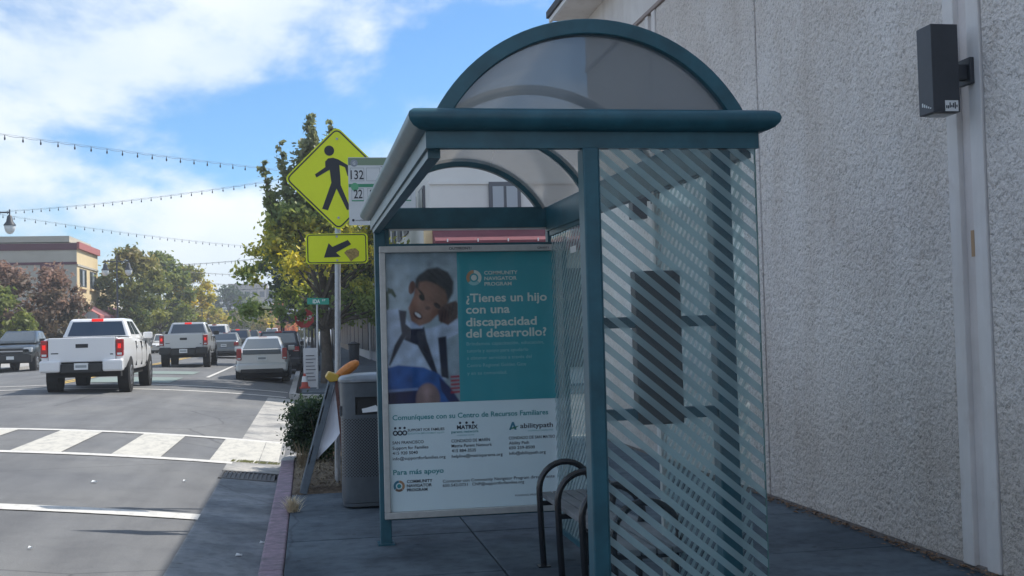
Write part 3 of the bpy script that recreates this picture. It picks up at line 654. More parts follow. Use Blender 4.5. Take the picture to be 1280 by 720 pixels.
T('Para más apoyo', .591, .655, .369, TEALT, .052, .016)
T('COMMUNITY', .689, .592, .187, NAVY, .030, .025); T('NAVIGATOR', .688, .561, .183, NAVY, .030, .025); T('PROGRAM', .688, .530, .150, NAVY, .030, .025)
T('Contactar con Community Navigator Program directamente', .952, .581, .838, NAVY, .031, .006)
T('650 542-0731', .951, .550, .184, NAVY, .031, .006); T('CNP@supportforfamilies.org', 1.169, .550, .389, NAVY, .031, .006)
T('FUNDING PROVIDED BY', 1.489, .455, .26, NAVY, .018, .004)
text('lettering', 'OUTFRONT/', 1.035, 2.291, YF-.0863, .17, NAVY, case, .026, .02); text('lettering', 'GR0071', 1.70, 2.289, YF-.0863, .085, NAVY, case, .022, .01)
def ring(cx_, cz_, ro, ri, a_, b_, m, y=YT):
    q_ = MB(); n = 14
    for r_ in (ro, ri): q_.v += [(cx_+r_*math.cos(t), y, cz_+r_*math.sin(t)) for t in np.linspace(R(a_), R(b_), n)]
    q_.f = [(i, i+1, n+i+1, n+i) for i in range(n-1)]
    return q_.build('emblem', m, poster)
for (x, z, s, ms) in ((1.220, 2.082, .057, (CREAMT, OCH, FAINT, CREAMT)), (.632, .572, .041, (OCH, BLU, BRN, TEALT))):
    ring(x, z, s, s*.58, -42, 88, ms[0]); ring(x, z, s, s*.58, 92, 218, ms[1]); ring(x, z, s, s*.58, 222, 314, ms[2]); ring(x, z, s*.38, .0005, 0, 360, ms[3])
for k in range(3):
    ring(.613+k*.034, .957, .019, .010, 0, 360, NAVY); ring(.613+k*.034, .993, .009, .0004, 0, 360, NAVY)
MB().poly([(1.455, YT, .947), (1.478, YT, 1.005), (1.492, YT, 1.005), (1.512, YT, .947), (1.496, YT, .947), (1.484, YT, .983), (1.470, YT, .947)]).build('emblem', BLU, poster)
MB().poly([(1.468, YT-.0005, .962), (1.53, YT-.0005, .976), (1.505, YT-.0005, .958), (1.47, YT-.0005, .953)]).build('emblem', GRN, poster)
for k in range(3): ring(1.09+k*.048, 1.013, .009, .0004, 0, 360, NAVY)
MB().poly([(.5662, YP-.024, .3866), (1.8378, YP-.024, .3866), (1.8378, YP-.024, 2.2734), (.5662, YP-.024, 2.2734)]).build('poster_glass', pane('case_glass', (.98, .99, .99), .45), case)

for x in (1.05, 1.62): B('base_plate', SHEL, sh, x, x+.14, YN-.05, YN+.13, .15, .162)

# ------------------------------------------------------------------ bench
bn = empty('bench', (1.65, 6.6, .15), 'grey slatted bench with black tube armrest loops inside the shelter', 'bench')
SLAT = mat('grey_bench_slat', (.17, .18, .19), .6, var=.2, scale=7)
for k in range(4):
    x = 1.505+k*.079; B('seat_slat', SLAT, bn, x, x+.07, 5.50, 7.62, .575+.002*k, .607+.002*k, .004)
for y in (5.60, 6.25, 6.88, 7.445):
    pts = [(1.478, y, .16), (1.468, y, .40), (1.462, y, .62)]+[(1.635-.173*math.cos(t), y, .65+.172*math.sin(t)) for t in np.linspace(.05, PI-.05, 14)]+[(1.808-.030, y, .55), (1.775, y, .16)]
    lp = MB().tube(pts, .0205, 12).build('armrest_loop', BLACKT, bn, smooth=50)
    for x in (1.478, 1.775): B('foot_plate', BLACKT, lp, x-.04, x+.04, y-.04, y+.04, .15, .158)
    B('seat_bracket', BLACKT, lp, 1.462, 1.79, y-.016, y+.016, .545, .573)

# ------------------------------------------------------------------ litter bin
bi = empty('litter_bin', (.565, 10.6, .15), 'dark perforated metal litter bin with grey lid behind the advertising case', 'bin')
BINM = mat('bin_metal', (.085, .10, .115), .45, metal=.3, var=.15, scale=9)
def binshell(z0, z1, r0, r1, gap=None, n=48):
    m = MB(); m.lathe([(r0, z0), (r1, z1)], (.565, 10.6, 0), n, sq=5); m.f = [f for f in m.f if len(f) == 4]
    if gap:
        ff = []
        for f in m.f:
            c = sum((Vector(m.v[i]) for i in f), Vector())/4
            a = math.degrees(math.atan2(c.y-10.6, c.x-.565))
            if gap[0] < a < gap[1]: continue
            ff.append(f)
        m.f = ff
    return m
PERF = bpy.data.materials.new('perforated_sheet'); PERF.use_nodes = True
t, n_, l_, b_ = PERF.node_tree, PERF.node_tree.nodes, PERF.node_tree.links, PERF.node_tree.nodes['Principled BSDF']
b_.inputs['Base Color'].default_value = (.085, .088, .09, 1); b_.inputs['Roughness'].default_value = .5; b_.inputs['Metallic'].default_value = .3
vo = n_.new('ShaderNodeTexVoronoi'); vo.inputs['Scale'].default_value = 52; vo.inputs['Randomness'].default_value = 0; vo.voronoi_dimensions = '2D'
gm = n_.new('ShaderNodeNewGeometry'); mq = n_.new('ShaderNodeMapping'); mq.inputs['Rotation'].default_value = (R(90), 0, 0); l_.new(gm.outputs['Position'], mq.inputs[0]); mr = n_.new('ShaderNodeMapping'); mr.inputs['Rotation'].default_value = (0, 0, R(45)); l_.new(mq.outputs[0], mr.inputs[0]); l_.new(mr.outputs[0], vo.inputs['Vector'])
rp = n_.new('ShaderNodeValToRGB'); rp.color_ramp.interpolation = 'CONSTANT'; rp.color_ramp.elements[0].color = (.012, .013, .015, 1); rp.color_ramp.elements[1].position = .36; rp.color_ramp.elements[1].color = (.105, .12, .135, 1)
l_.new(vo.outputs['Distance'], rp.inputs[0]); l_.new(rp.outputs[0], b_.inputs['Base Color'])
MB().lathe([(.272, .165), (.285, .172), (.285, .20), (.272, .205)], (.565, 10.6, 0), 48, sq=5).build('base_ring', BINM, bi, smooth=40)
binshell(.205, .43, .290, .290).build('lower_band', BINM, bi, smooth=40)
binshell(.43, .94, .287, .287).build('perforated_panel', PERF, bi, smooth=40)
binshell(.94, .975, .292, .292).build('middle_band', BINM, bi, smooth=40)
binshell(.975, 1.13, .290, .290, (-118, -62)).build('opening_band', BINM, bi, smooth=40)
binshell(1.13, 1.255, .292, .292).build('upper_band', BINM, bi, smooth=40)
binshell(.18, 1.2, .262, .262).build('liner', mat('liner', (.02, .021, .022), .6), bi, smooth=40)
MB().lathe([(.296, 1.256), (.304, 1.262), (.304, 1.285), (.28, 1.306), (.16, 1.328), (.02, 1.336)], (.565, 10.6, 0), 48, sq=5).build('lid', mat('bin_lid', (.18, .20, .22), .35, metal=.5, var=.1, scale=12), bi, smooth=50)
B('latch', BINM, bi, .262, .275, 10.42, 10.46, .96, 1.05)
MB().hexa([(.46, 10.33, .99), (.62, 10.32, 1.0), (.62, 10.34, 1.0), (.46, 10.35, .99), (.44, 10.36, 1.11), (.55, 10.35, 1.09), (.55, 10.37, 1.09), (.44, 10.38, 1.11)]).build('rubbish', SIGNW, bi)

# ------------------------------------------------------------------ folding barricade
bc = empty('folding_barricade', (.2, 11.55, .18), 'folding grey barricade with torn white sheet and orange lamp in planter', 'barricade')
RAILG = mat('barricade_rail', (.13, .16, .19), .5, metal=.3, var=.2, scale=15)
def bar(x0, z0, x1, z1, y, wd, th, m, name):
    d = Vector((x1-x0, 0, z1-z0)).normalized(); nn = Vector((d.z, 0, -d.x))*th
    a, b = Vector((x0, y, z0)), Vector((x1, y, z1))
    return MB().hexa([a-nn, a+nn, a+nn+Vector((0, wd, 0)), a-nn+Vector((0, wd, 0)), b-nn, b+nn, b+nn+Vector((0, wd, 0)), b-nn+Vector((0, wd, 0))]).build(name, m, bc, bevel=.004)
for y in (11.38, 11.68):
    bar(-.075, .165, .235, 1.27, y, .05, .036, RAILG, 'leg'); bar(.345, .175, .255, 1.27, y, .045, .016, mat('rust_leg', (.13, .06, .05), .7, var=.3, scale=20), 'leg')
for (a, b) in ((.45, .62), (.82, 1.0), (1.06, 1.2)):
    f = lambda z: -.075+.31*(z-.165)/1.105
    MB().hexa([(f(a)-.03, 11.38, a), (f(a)-.018, 11.38, a), (f(a)-.018, 11.725, a), (f(a)-.03, 11.725, a), (f(b)-.03, 11.38, b), (f(b)-.018, 11.38, b), (f(b)-.018, 11.725, b), (f(b)-.03, 11.725, b)]).build('board', SIGNW, bc)
# torn sheet hanging between the legs, turned towards the street corner
def sheet(rows, m_):
    m = MB(); nc = 6
    for i, (z, xa, xb) in enumerate(rows):
        for j in range(nc+1):
            f = j/nc; m.v.append((xa+(xb-xa)*f, 11.36+.05*math.sin(f*2.6+i*.35)+.015*i, z-.02*math.sin(f*5+i)))
    m.f = [(i*(nc+1)+j, i*(nc+1)+j+1, (i+1)*(nc+1)+j+1, (i+1)*(nc+1)+j) for i in range(len(rows)-1) for j in range(nc)]
    return m.build('sheet', m_, bc, smooth=80)
SHEETM = mat('white_sheet', (.74, .76, .82), .6)
sheet([(1.20, .235, .262), (1.05, .20, .275), (.90, .165, .295), (.78, .135, .305), (.68, .105, .245), (.58, .075, .165), (.50, .05, .09)], SHEETM)
sheet([(.58, .00, .055), (.48, -.035, .045), (.38, -.05, .01), (.29, -.06, -.03)], SHEETM)
YEL = mat('yellow_plastic', (.55, .36, .05), .5)
MB().prism([(.155, 11.36, 1.27), (.20, 11.36, 1.225), (.275, 11.36, 1.235), (.29, 11.36, 1.29), (.19, 11.36, 1.325)], (0, .38, 0)).build('lamp_bracket', YEL, bc, bevel=.01)
ORA = mat('orange_lens', (.62, .22, .045), .35, var=.2, scale=30)
lens = MB().lathe([(.012, -.10), (.045, -.09), (.064, -.05), (.070, .0), (.064, .05), (.04, .085), (.01, .095)], (0, 0, 0), 20)
rot = Matrix.Rotation(R(56), 3, 'Y')
lens.v = [tuple(rot @ Vector((x*.75, y*.75, z*1.35))+Vector((.375, 11.42, 1.345))) for x, y, z in lens.v]
lens.build('warning_lamp', ORA, bc, smooth=50)

# ------------------------------------------------------------------ traffic and bus signs
ped = empty('pedestrian_sign', (.30, 11.83, .2), 'yellow green diamond pedestrian crossing sign with arrow plaque on steel pole', 'sign')
MB().tube([(.262, 11.835, .1), (.335, 11.835, 3.62)], .030, 14).build('pole', GALV, ped, smooth=50)
def roundpoly(cx_, cz_, pts, r_):
    res = []; n = len(pts)
    for i in range(n):
        p, a, b = Vector(pts[i]), Vector(pts[i-1]), Vector(pts[(i+1) % n]); u, v = (a-p).normalized(), (b-p).normalized()
        s, e = p+u*r_, p+v*r_
        for t in np.linspace(0, 1, 6): res.append(tuple((s*(1-t)**2+p*2*t*(1-t)+e*t*t)))
    return [(cx_+x, cz_+z) for x, z in res]
def plate(pts, y, th, m, parent, name='plate'): return MB().prism([(x, y, z) for x, z in pts], (0, th, 0)).build(name, m, parent)
def outline(pts, sc_, c, y, wd, m, parent):
    q_ = MB(); n = len(pts); a = [(c[0]+(x-c[0])*sc_, c[1]+(z-c[1])*sc_) for x, z in pts]
    import builtins
    inn = []
    for i in range(n):
        p, q1, q2 = Vector(a[i]), Vector(a[i-1]), Vector(a[(i+1) % n]); t = (q2-q1).normalized(); nn = Vector((-t.y, t.x)); 
        if (p+nn*.01-Vector(c)).length > (p-Vector(c)).length: nn = -nn
        inn.append(p+nn*wd)
    q_.v = [(x, y, z) for x, z in a]+[(p.x, y, p.y) for p in inn]; q_.f = [(i, (i+1) % n, n+(i+1) % n, n+i) for i in range(n)]
    return q_.build('border', m, parent)
dc = (.326, 3.255); hd = .535
dp = roundpoly(*dc, [(-hd, 0), (0, -hd), (hd, 0), (0, hd)], .07)
pl = plate(dp, 11.795, .004, SIGNY, ped, 'diamond_plate'); outline(dp, .965, dc, 11.7935, .014, SIGNB, pl)
fig = MB()
for s in ([(.205, 3.43), (.235, 3.462), (.285, 3.468), (.335, 3.452), (.432, 3.392), (.455, 3.29), (.425, 3.283), (.402, 3.37), (.345, 3.395), (.352, 3.29), (.355, 3.19), (.452, 2.945), (.412, 2.937), (.313, 3.155), (.222, 2.936), (.165, 2.952), (.262, 3.215), (.248, 3.345), (.228, 3.335), (.115, 3.268), (.10, 3.30), (.205, 3.372)],):
    fig.poly([(x, 11.793, z) for x, z in s])
fig.poly([(.247+.050*math.cos(t), 11.793, 3.540+.052*math.sin(t)) for t in np.linspace(0, 2*PI, 20)[:-1]])
fig.build('walking_figure', SIGNB, pl)
for z in (3.66, 2.86): MB().lathe([(.012, 0), (.012, .006)], (.326, 11.787, z), 10, axis='y').build('bolt', GALV, pl)
rp_ = roundpoly(.304, 2.548, [(-.31, -.152), (.31, -.152), (.31, .152), (-.31, .152)], .04)
pq = plate(rp_, 11.795, .004, SIGNY, ped, 'arrow_plate'); outline(rp_, .95, (.304, 2.548), 11.7935, .010, SIGNB, pq)
MB().poly([(x, 11.793, z) for x, z in [(.173, 2.459), (.222, 2.604), (.259, 2.566), (.414, 2.634), (.447, 2.590), (.294, 2.508), (.341, 2.465)]]).build('arrow', SIGNB, pq)
MB().poly([(x, 11.792, z) for x, z in [(.375, 2.505), (.40, 2.53), (.445, 2.545), (.49, 2.55), (.525, 2.515), (.52, 2.47), (.47, 2.44), (.44, 2.415), (.42, 2.45)]]).build('sticker_remains', mat('sticker_brown', (.38, .27, .10), .8, var=.5, scale=60), pq)
for z in (2.67, 2.43): MB().lathe([(.011, 0), (.011, .006)], (.304, 11.787, z), 10, axis='y').build('bolt', GALV, pq)

bs = empty('bus_stop_sign', (.70, 10.75, .15), 'white and green bus stop sign with route numbers beside the shelter roof', 'sign')
MB().tube([(.70, 10.75, .15), (.70, 10.75, 3.3)], .025, 12).build('pole', GALV, bs, smooth=50)
bp_ = plate(roundpoly(.70, 2.995, [(-.308, -.313), (.308, -.313), (.308, .313), (-.308, .313)], .012), 10.70, .004, SIGNW, bs, 'sign_plate')
GRB = mat('band_olive', (.22, .30, .20), .5); LINE = mat('thin_line', (.30, .33, .34), .5); yb = 10.6985
B('band', GRB, bp_, .394, 1.006, yb, 10.6998, 3.235, 3.302); B('band', SIGNG, bp_, .394, 1.006, yb, 10.6998, 3.032, 3.062)
for k in range(4):
    x = .412+k*.145
    for (a, b, c, d) in ((x, x+.125, 3.208, 3.211), (x, x+.125, 3.089, 3.092), (x, x+.003, 3.092, 3.208), (x+.122, x+.125, 3.092, 3.208)): B('box_line', LINE, bp_, a, b, yb, 10.6998, c, d)
    for (a, b, c, d) in ((x+.008, x+.118, 3.018, 3.021), (x+.008, x+.011, 2.915, 3.018), (x+.115, x+.118, 2.915, 3.018)): B('box_line', LINE, bp_, a, b, yb, 10.6998, c, d)
    B('underline', SIGNG, bp_, x+.008, x+.118, yb, 10.6998, 2.902, 2.913)
text('lettering', '132', .414, 3.106, yb-.0012, .118, SIGNB, bp_, .118, .01); text('lettering', '22', .440, 2.930, yb-.0012, .078, SIGNB, bp_, .115, .01); text('lettering', '23', .585, 2.930, yb-.0012, .078, SIGNB, bp_, .115, .01)
MB().poly([(.447+.034*math.cos(t), yb-.001, 3.255+.034*math.sin(t)) for t in np.linspace(0, 2*PI, 20)[:-1]]).build('emblem', mat('emblem_grey', (.30, .33, .38), .5), bp_)
text('lettering', 'G', .435, 3.240, yb-.002, .024, SIGNW, bp_, .040, .02)
MB().poly([(.45+.035*math.cos(t), yb-.001, 3.035+.038*math.sin(t)) for t in np.linspace(0, 2*PI, 20)[:-1]]).build('emblem', mat('emblem_green', (.12, .42, .22), .5), bp_)
MB().poly([(.43+.012*math.cos(t), yb-.001, 2.728+.012*math.sin(t)) for t in np.linspace(0, 2*PI, 12)[:-1]]).build('emblem', SIGNB, bp_)
text('lettering', 'www.goldengate.org', .450, 2.722, yb-.001, .12, SIGNB, bp_, .018, .01)
B('arrow_line', SIGNB, bp_, .69, .80, yb, 10.6998, 3.218, 3.222)

# ------------------------------------------------------------------ plants near by
LEAFGAIN = 1.7
def leaves(name, clusters, count, size, colfn, parent, flat=0, kind=None, aspect=1.7):
    """many small leaf faces spread through a set of clumps"""
    cs = np.array([c[:3] for c in clusters]); rs = np.array([c[3] for c in clusters]); p = rs**1.6/np.sum(rs**1.6)
    k = rng.choice(len(cs), count, p=p); d = rng.normal(size=(count, 3)); d /= np.linalg.norm(d, axis=1)[:, None]
    rr = np.minimum(np.abs(rng.normal(0, .62, count)), 1.5); pos = cs[k]+d*(rs[k]*rr)[:, None]*np.array([1, 1, .8])
    nrm = rng.normal(size=(count, 3))+np.array([0, 0, .5])+d*.5; nrm /= np.linalg.norm(nrm, axis=1)[:, None]
    a = np.cross(nrm, rng.normal(size=(count, 3))); a /= np.linalg.norm(a, axis=1)[:, None]; b = np.cross(nrm, a)
    s = size*rng.uniform(.6, 1.25, count); u = a*(s*.5*aspect)[:, None]; v = b*(s*.5)[:, None]
    V = np.stack([pos-u, pos-v*.9+u*.1, pos+u, pos+v*.9+u*.1], 1).reshape(-1, 3)
    C = np.minimum(colfn(pos, k, rr)*LEAFGAIN, .85); C = np.repeat(C, 4, 0); C = np.concatenate([C, np.ones((len(C), 1))], 1)
    o_ = OFF.get(parent, Vector((0, 0, 0))); V -= np.array(o_)
    me = bpy.data.meshes.new(name); me.vertices.add(len(V)); me.vertices.foreach_set('co', V.ravel())
    me.loops.add(len(V)); me.loops.foreach_set('vertex_index', np.arange(len(V), dtype=np.int32)); me.polygons.add(count)
    me.polygons.foreach_set('loop_start', np.arange(0, len(V), 4, dtype=np.int32)); me.polygons.foreach_set('loop_total', np.full(count, 4, dtype=np.int32))
    me.update(calc_edges=True); ca = me.color_attributes.new('Col', 'FLOAT_COLOR', 'POINT'); ca.data.foreach_set('color', C.ravel())
    return link(name, me, LEAF, parent, kind)
def mixc(cols, w_): return np.tensordot(w_, np.array(cols), 1)
bu = empty('clipped_bush', (.05, 14.1, .18), 'dense dark green clipped bush at the end of the planter', 'bush')
cl = [(random.uniform(-.12, .42), random.uniform(13.75, 15.2), random.uniform(.32, .78), random.uniform(.16, .26)) for _ in range(46)]+[(-.16, 14.1, .5, .2), (-.14, 14.4, .35, .2), (.1, 14, .82, .17), (.25, 14.2, .9, .13)]
def bushcol(pos, k, rr):
    n = len(pos); w_ = rng.random(n)[:, None]; return np.array([.010, .022, .012])*(1-w_)+np.array([.030, .050, .022])*w_
leaves('foliage', [(a_, b_2, c_, d_*.8) for a_, b_2, c_, d_ in cl], 42000, .030, bushcol, bu)
m = MB()
for _ in range(14): m.tube([(random.uniform(0, .3), random.uniform(13.9, 15), .15), (random.uniform(-.1, .4), random.uniform(13.8, 15.1), .75)], [.012, .004], 5)
m.build('stem', mat('bush_stem', (.09, .065, .045), .9), bu)
def tuft(loc, label, n, ln, c, spread=.8, name='dry_grass_tuft'):
    t = empty(name, loc, label, 'grass'); m = MB()
    for _ in range(n):
        a = random.uniform(0, 2*PI); s = random.uniform(.2, spread)*ln; h = ln*random.uniform(.35, 1); b = Vector(loc)+Vector((random.gauss(0, .02), random.gauss(0, .02), 0))
        e = b+Vector((math.cos(a)*s, math.sin(a)*s, h)); mid = (b+e)/2+Vector((0, 0, h*.18)); sd = Vector((-math.sin(a), math.cos(a), 0))*.003
        m.add([b-sd, b+sd, mid+sd*.8, mid-sd*.8], [(0, 1, 2, 3)]); m.add([mid-sd*.8, mid+sd*.8, e], [(0, 1, 2)])
    m.build('blade', c, t); return t
STRAW = mat('straw', (.66, .56, .40), .8)
tuft((-.165, 10.36, .15), 'pale straw tuft growing in the joint behind the red kerb', 190, .15, STRAW, 1.0)
tuft((-.10, 13.45, .18), 'thin dry weed standing in front of the clipped bush', 60, .34, mat('dry_weed', (.24, .19, .12), .85), .5, 'dry_weed')
m = MB()
for _ in range(2600):
    x, y = random.uniform(-.16, .74), random.uniform(11.5, 14.3); a = random.uniform(0, 6.28); s = random.uniform(.015, .05); z = .195+random.uniform(0, .02); h = random.uniform(0, .05)
    c, d = math.cos(a)*s, math.sin(a)*s; m.add([(x-c, y-d, z), (x+d*.16, y-c*.16, z+h*.5), (x+c, y+d, z+h), (x-d*.16, y+c*.16, z+h*.5)], [(0, 1, 2, 3)])
o = m.build('dry_ground_cover', mat('dry_stems', (.19, .155, .10), .9, var=.5, scale=30), kind='stuff'); tag(o, 'brown dry stems and grass covering the planter bed', 'ground cover')
m = MB()
for _ in range(150):
    x, y = random.uniform(-1.0, -.4), 15.4+random.uniform(-.05, .05); x2 = x; s = .02; z = zr(x)+.01
    m.add([(x-s, y+.12*(x+.7), z), (x, y+.12*(x+.7)-.01, z+.004), (x+s, y+.12*(x+.7)+.01, z+.03)], [(0, 1, 2)])
o = m.build('gutter_weeds', mat('gutter_weed', (.20, .20, .07), .9), kind='stuff'); tag(o, 'low dry weeds along the edge of the concrete gutter', 'weeds')
for (x, y, s, lb) in ((-.55, 9.1, .025, 'white paper scrap lying in the shaded gutter, nearest to the camera'), (-2.2, 12.6, .03, 'white paper scrap on the sunlit road between the stop line and the crosswalk'), (-.40, 9.7, .02, 'small white scrap in the gutter close against the red kerb'), (-2.0, 8.9, .016, 'tiny white scrap on the sunlit road before the stop line'), (-1.35, 13.1, .018, 'tiny white scrap on the road left of the storm drain')):
    o = MB().hexa([(x-s, y-s*.6, zr(x)+.012), (x+s, y-s*.5, zr(x)+.012), (x+s*.8, y+s*.6, zr(x)+.012), (x-s*.7, y+s*.5, zr(x)+.012), (x-s, y-s*.6, zr(x)+.016), (x+s, y-s*.5, zr(x)+.025), (x+s*.8, y+s*.6, zr(x)+.016), (x-s*.7, y+s*.5, zr(x)+.03)]).build('paper_scrap', SIGNW)
    tag(o, lb, 'litter', 'paper scraps on the road')

# ------------------------------------------------------------------ trees
BARK = mat('bark', (.10, .085, .07), .9, var=.35, scale=6, bump=.8, bscale=14, bdist=.03)
def tree(name, label, base, height, radius, crown_lo, cols, nleaf, leaf, trunk_r=.16, spikes=0, seed=1, lean=(0, 0), group=None, ncl=60, shape=None, clr=None, cat='tree'):
    rd = random.Random(seed); bx, by, bz = base
    t = empty(name, base, label, cat, group)
    shape = shape or [(0, .55), (.18, .95), (.4, 1), (.65, .82), (.85, .5), (1, .15)]
    def rad(f):
        for (a, ra), (b, rb) in zip(shape, shape[1:]):
            if f <= b: return radius*(ra+(rb-ra)*(f-a)/(b-a))
        return radius*shape[-1][1]
    cl = []
    for i in range(ncl):
        f = (i+rd.random())/ncl; z = bz+crown_lo+(height-crown_lo)*f; r_ = rad(f)*math.sqrt(rd.random())*1.02; a = rd.uniform(0, 2*PI)
        cl.append((bx+lean[0]*f+r_*math.cos(a), by+lean[1]*f+r_*math.sin(a), z, (clr or radius*.24)*rd.uniform(.6, 1.25)))
    m = MB(); top = Vector((bx+lean[0]*.7, by+lean[1]*.7, bz+crown_lo+(height-crown_lo)*.6))
    pts = [Vector((bx, by, bz-.05)).lerp(top, k/6)+Vector((rd.uniform(-.06, .06), rd.uniform(-.06, .06), 0))*(k > 0)*trunk_r*4 for k in range(7)]
    m.tube(pts, [trunk_r*(1.25 if k == 0 else 1-.12*k) for k in range(7)], 9); m.build('trunk', BARK, t, smooth=60)
    m = MB()
    for i, c in enumerate(cl):
        if i % 2: continue
        st = pts[min(5, 2+int(3.6*i/len(cl)))]; e = Vector(c[:3]); mid = st.lerp(e, .5)+Vector((0, 0, .12*radius*rd.random()))
        m.tube([st, mid, e], [trunk_r*.38, trunk_r*.22, trunk_r*.08], 5)
    for k in range(spikes):
        a = rd.uniform(0, 2*PI); rs_ = rd.uniform(.04, .5)*radius; b0 = Vector((bx+lean[0]*.8+rs_*math.cos(a), by+rs_*math.sin(a), bz+height*(.84-.62*rs_/radius))); e = b0+Vector((rd.uniform(-.10, .12)*radius+.15*rs_*math.cos(a), rd.uniform(-.2, .2)*radius, height*rd.uniform(.20, .40)))
        m.tube([b0, b0.lerp(e, .5), e], [trunk_r*.3, trunk_r*.2, trunk_r*.05], 5)
        for q_ in np.linspace(.05, 1, 14): p = b0.lerp(e, q_); cl.append((p.x+rd.uniform(-.08, .08), p.y, p.z, radius*.085*(1.3-.85*q_)))
    m.build('limbs', BARK, t, smooth=60)
    cw_ = [rd.random() for _ in cl]
    def cf(pos, k, rr):
        n = len(pos); h = ((pos[:, 2]-bz-crown_lo)/(height-crown_lo))
        return cols(pos, h, np.array(cw_)[k], rng.random(n), rr)
    leaves('crown', cl, nleaf, leaf, cf, t)
    return t
def ramp(a, b, w_): w_ = np.clip(w_, 0, 1)[:, None]; return np.array(a)*(1-w_)+np.array(b)*w_
def c_big(pos, h, cw_, rn, rr):
    c = ramp((.058, .092, .034), (.16, .205, .06), .6*cw_+.5*rn)
    yel = np.exp(-((h-.38)/.22)**2)*(.45+.8*cw_); y_ = ramp((.22, .21, .04), (.46, .38, .05), rn)
    w_ = np.clip(yel*1.2-.35+.5*(rn-.5), 0, 1)[:, None]; c = c*(1-w_)+y_*w_
    top = np.clip((h-.55)*2, 0, .7)[:, None]; return c*(1-top)+ramp((.085, .10, .06), (.17, .155, .10), rn)*top
tree('street_tree', 'tall green and yellow street tree behind the pedestrian crossing sign', (.58, 36.5, .15), 7.2, 3.05, 2.0, c_big, 38000, .115, .19, spikes=20, seed=11, lean=(-.3, 0), ncl=120,
     shape=[(0, .72), (.12, .95), (.28, 1), (.46, .78), (.64, .5), (.82, .27), (1, .08)], clr=.5)
def c_red(pos, h, cw_, rn, rr):
    c = ramp((.045, .05, .03), (.12, .085, .055), .5*rn+.6*cw_); w_ = np.clip((h-.35)*1.4+.6*(cw_-.5), 0, .85)[:, None]
    return c*(1-w_)+ramp((.13, .085, .065), (.24, .15, .12), rn)*w_
def c_grn(pos, h, cw_, rn, rr): return ramp((.045, .075, .022), (.16, .17, .045), .5*rn+.6*cw_)
def c_olive(pos, h, cw_, rn, rr):
    c = ramp((.050, .075, .024), (.17, .17, .05), .5*rn+.6*cw_); w_ = np.clip((h-.6)*1.2*cw_+.25*(rn-.4), 0, .6)[:, None]; return c*(1-w_)+np.array([.23, .15, .08])*w_
def c_yel(pos, h, cw_, rn, rr):
    c = ramp((.09, .11, .03), (.22, .20, .045), .5*rn+.5*cw_); w_ = np.clip(np.exp(-((h-.55)/.25)**2)*(.2+cw_)+.3*(rn-.5), 0, 1)[:, None]; return c*(1-w_)+ramp((.28, .23, .03), (.50, .38, .05), rn)*w_
def c_org(pos, h, cw_, rn, rr): return ramp((.28, .19, .05), (.48, .17, .07), .4*rn+.7*cw_)
def c_dark(pos, h, cw_, rn, rr): return ramp((.018, .035, .02), (.05, .07, .032), .5*rn+.6*cw_)
ZS = ZL+.15
GT = 'street trees across the road'
tree('street_tree', 'reddish green tree in front of the cream building, left of the white pickup', (-18.6, 76, ZS), 5.7, 2.9, 1.3, c_red, 11000, .20, .13, seed=3, group=GT)
tree('street_tree', 'reddish tree touching the corner of the cream building', (-15.6, 75, ZS), 5.5, 2.5, 1.2, c_red, 11000, .19, .12, seed=4, group=GT)
tree('street_tree', 'low green tree at the picture edge above the dark pickup', (-17.6, 70, ZS), 4.4, 1.9, .8, c_grn, 8000, .19, .12, seed=5, group=GT)
tree('street_tree', 'large olive green tree behind the double lamp post', (-14.3, 100, ZS), 8.4, 3.3, 2.0, c_olive, 14000, .26, .17, seed=6, group=GT)
tree('street_tree', 'green tree just right of the large olive tree', (-14.2, 118, ZS), 9.2, 3.3, 2.0, c_grn, 12000, .28, .17, seed=8, group=GT)
tree('street_tree', 'yellowing tree above the silver pickup', (-13.3, 134, ZS), 9.0, 2.9, 2.0, c_yel, 12000, .28, .17, seed=9, group=GT)
tree('street_tree', 'small yellow green tree beyond the yellowing tree', (-14.6, 178, ZS), 5.6, 3.2, 1.0, c_yel, 6000, .36, .15, seed=10, group='far trees down the street')
tree('street_tree', 'small tan tree above the grey sedan', (-12.4, 205, ZS), 5.2, 2.8, 1.0, c_olive, 5000, .38, .15, seed=12, group='far trees down the street')
tree('street_tree', 'dark green far tree right of the second lamp post', (-15.6, 240, ZS), 10.5, 5.5, 1.5, c_dark, 7000, .5, .2, seed=13, group='far trees down the street')
tree('street_tree', 'far green tree above the hatchback row, left of the orange tree', (-11.8, 262, .2), 9.0, 5.2, 1.5, c_grn, 7000, .5, .2, seed=14, group='far trees down the street')
tree('street_tree', 'bright yellow small tree left of the orange tree', (-7.2, 190, .3), 5.4, 2.0, .9, c_yel, 5000, .32, .12, seed=15, group='far trees down the street')
tree('street_tree', 'orange red autumn tree down the street', (-4.4, 205, .15), 7.0, 2.9, 1.0, c_org, 6500, .36, .15, seed=16, group='far trees down the street')
tree('street_tree', 'far olive tree right of the orange autumn tree', (-1.2, 215, .15), 8.6, 3.6, 1.2, c_yel, 6000, .4, .16, seed=17, group='far trees down the street')
tree('street_tree', 'dark green tree behind the tall street tree over the sidewalk', (.9, 58, .15), 8.2, 3.0, 3.0, c_dark, 15000, .2, .17, seed=18, group='trees along the near sidewalk')
tree('street_tree', 'dark green tree farther along the shaded sidewalk', (.6, 82, .15), 8.6, 3.2, 3.0, c_dark, 10000, .26, .17, seed=19, group='trees along the near sidewalk')
tree('street_tree', 'small dark tree at the near sidewalk, farthest in the row', (.4, 120, .15), 8.2, 3.4, 2.6, c_grn, 8000, .3, .17, seed=20, group='trees along the near sidewalk')

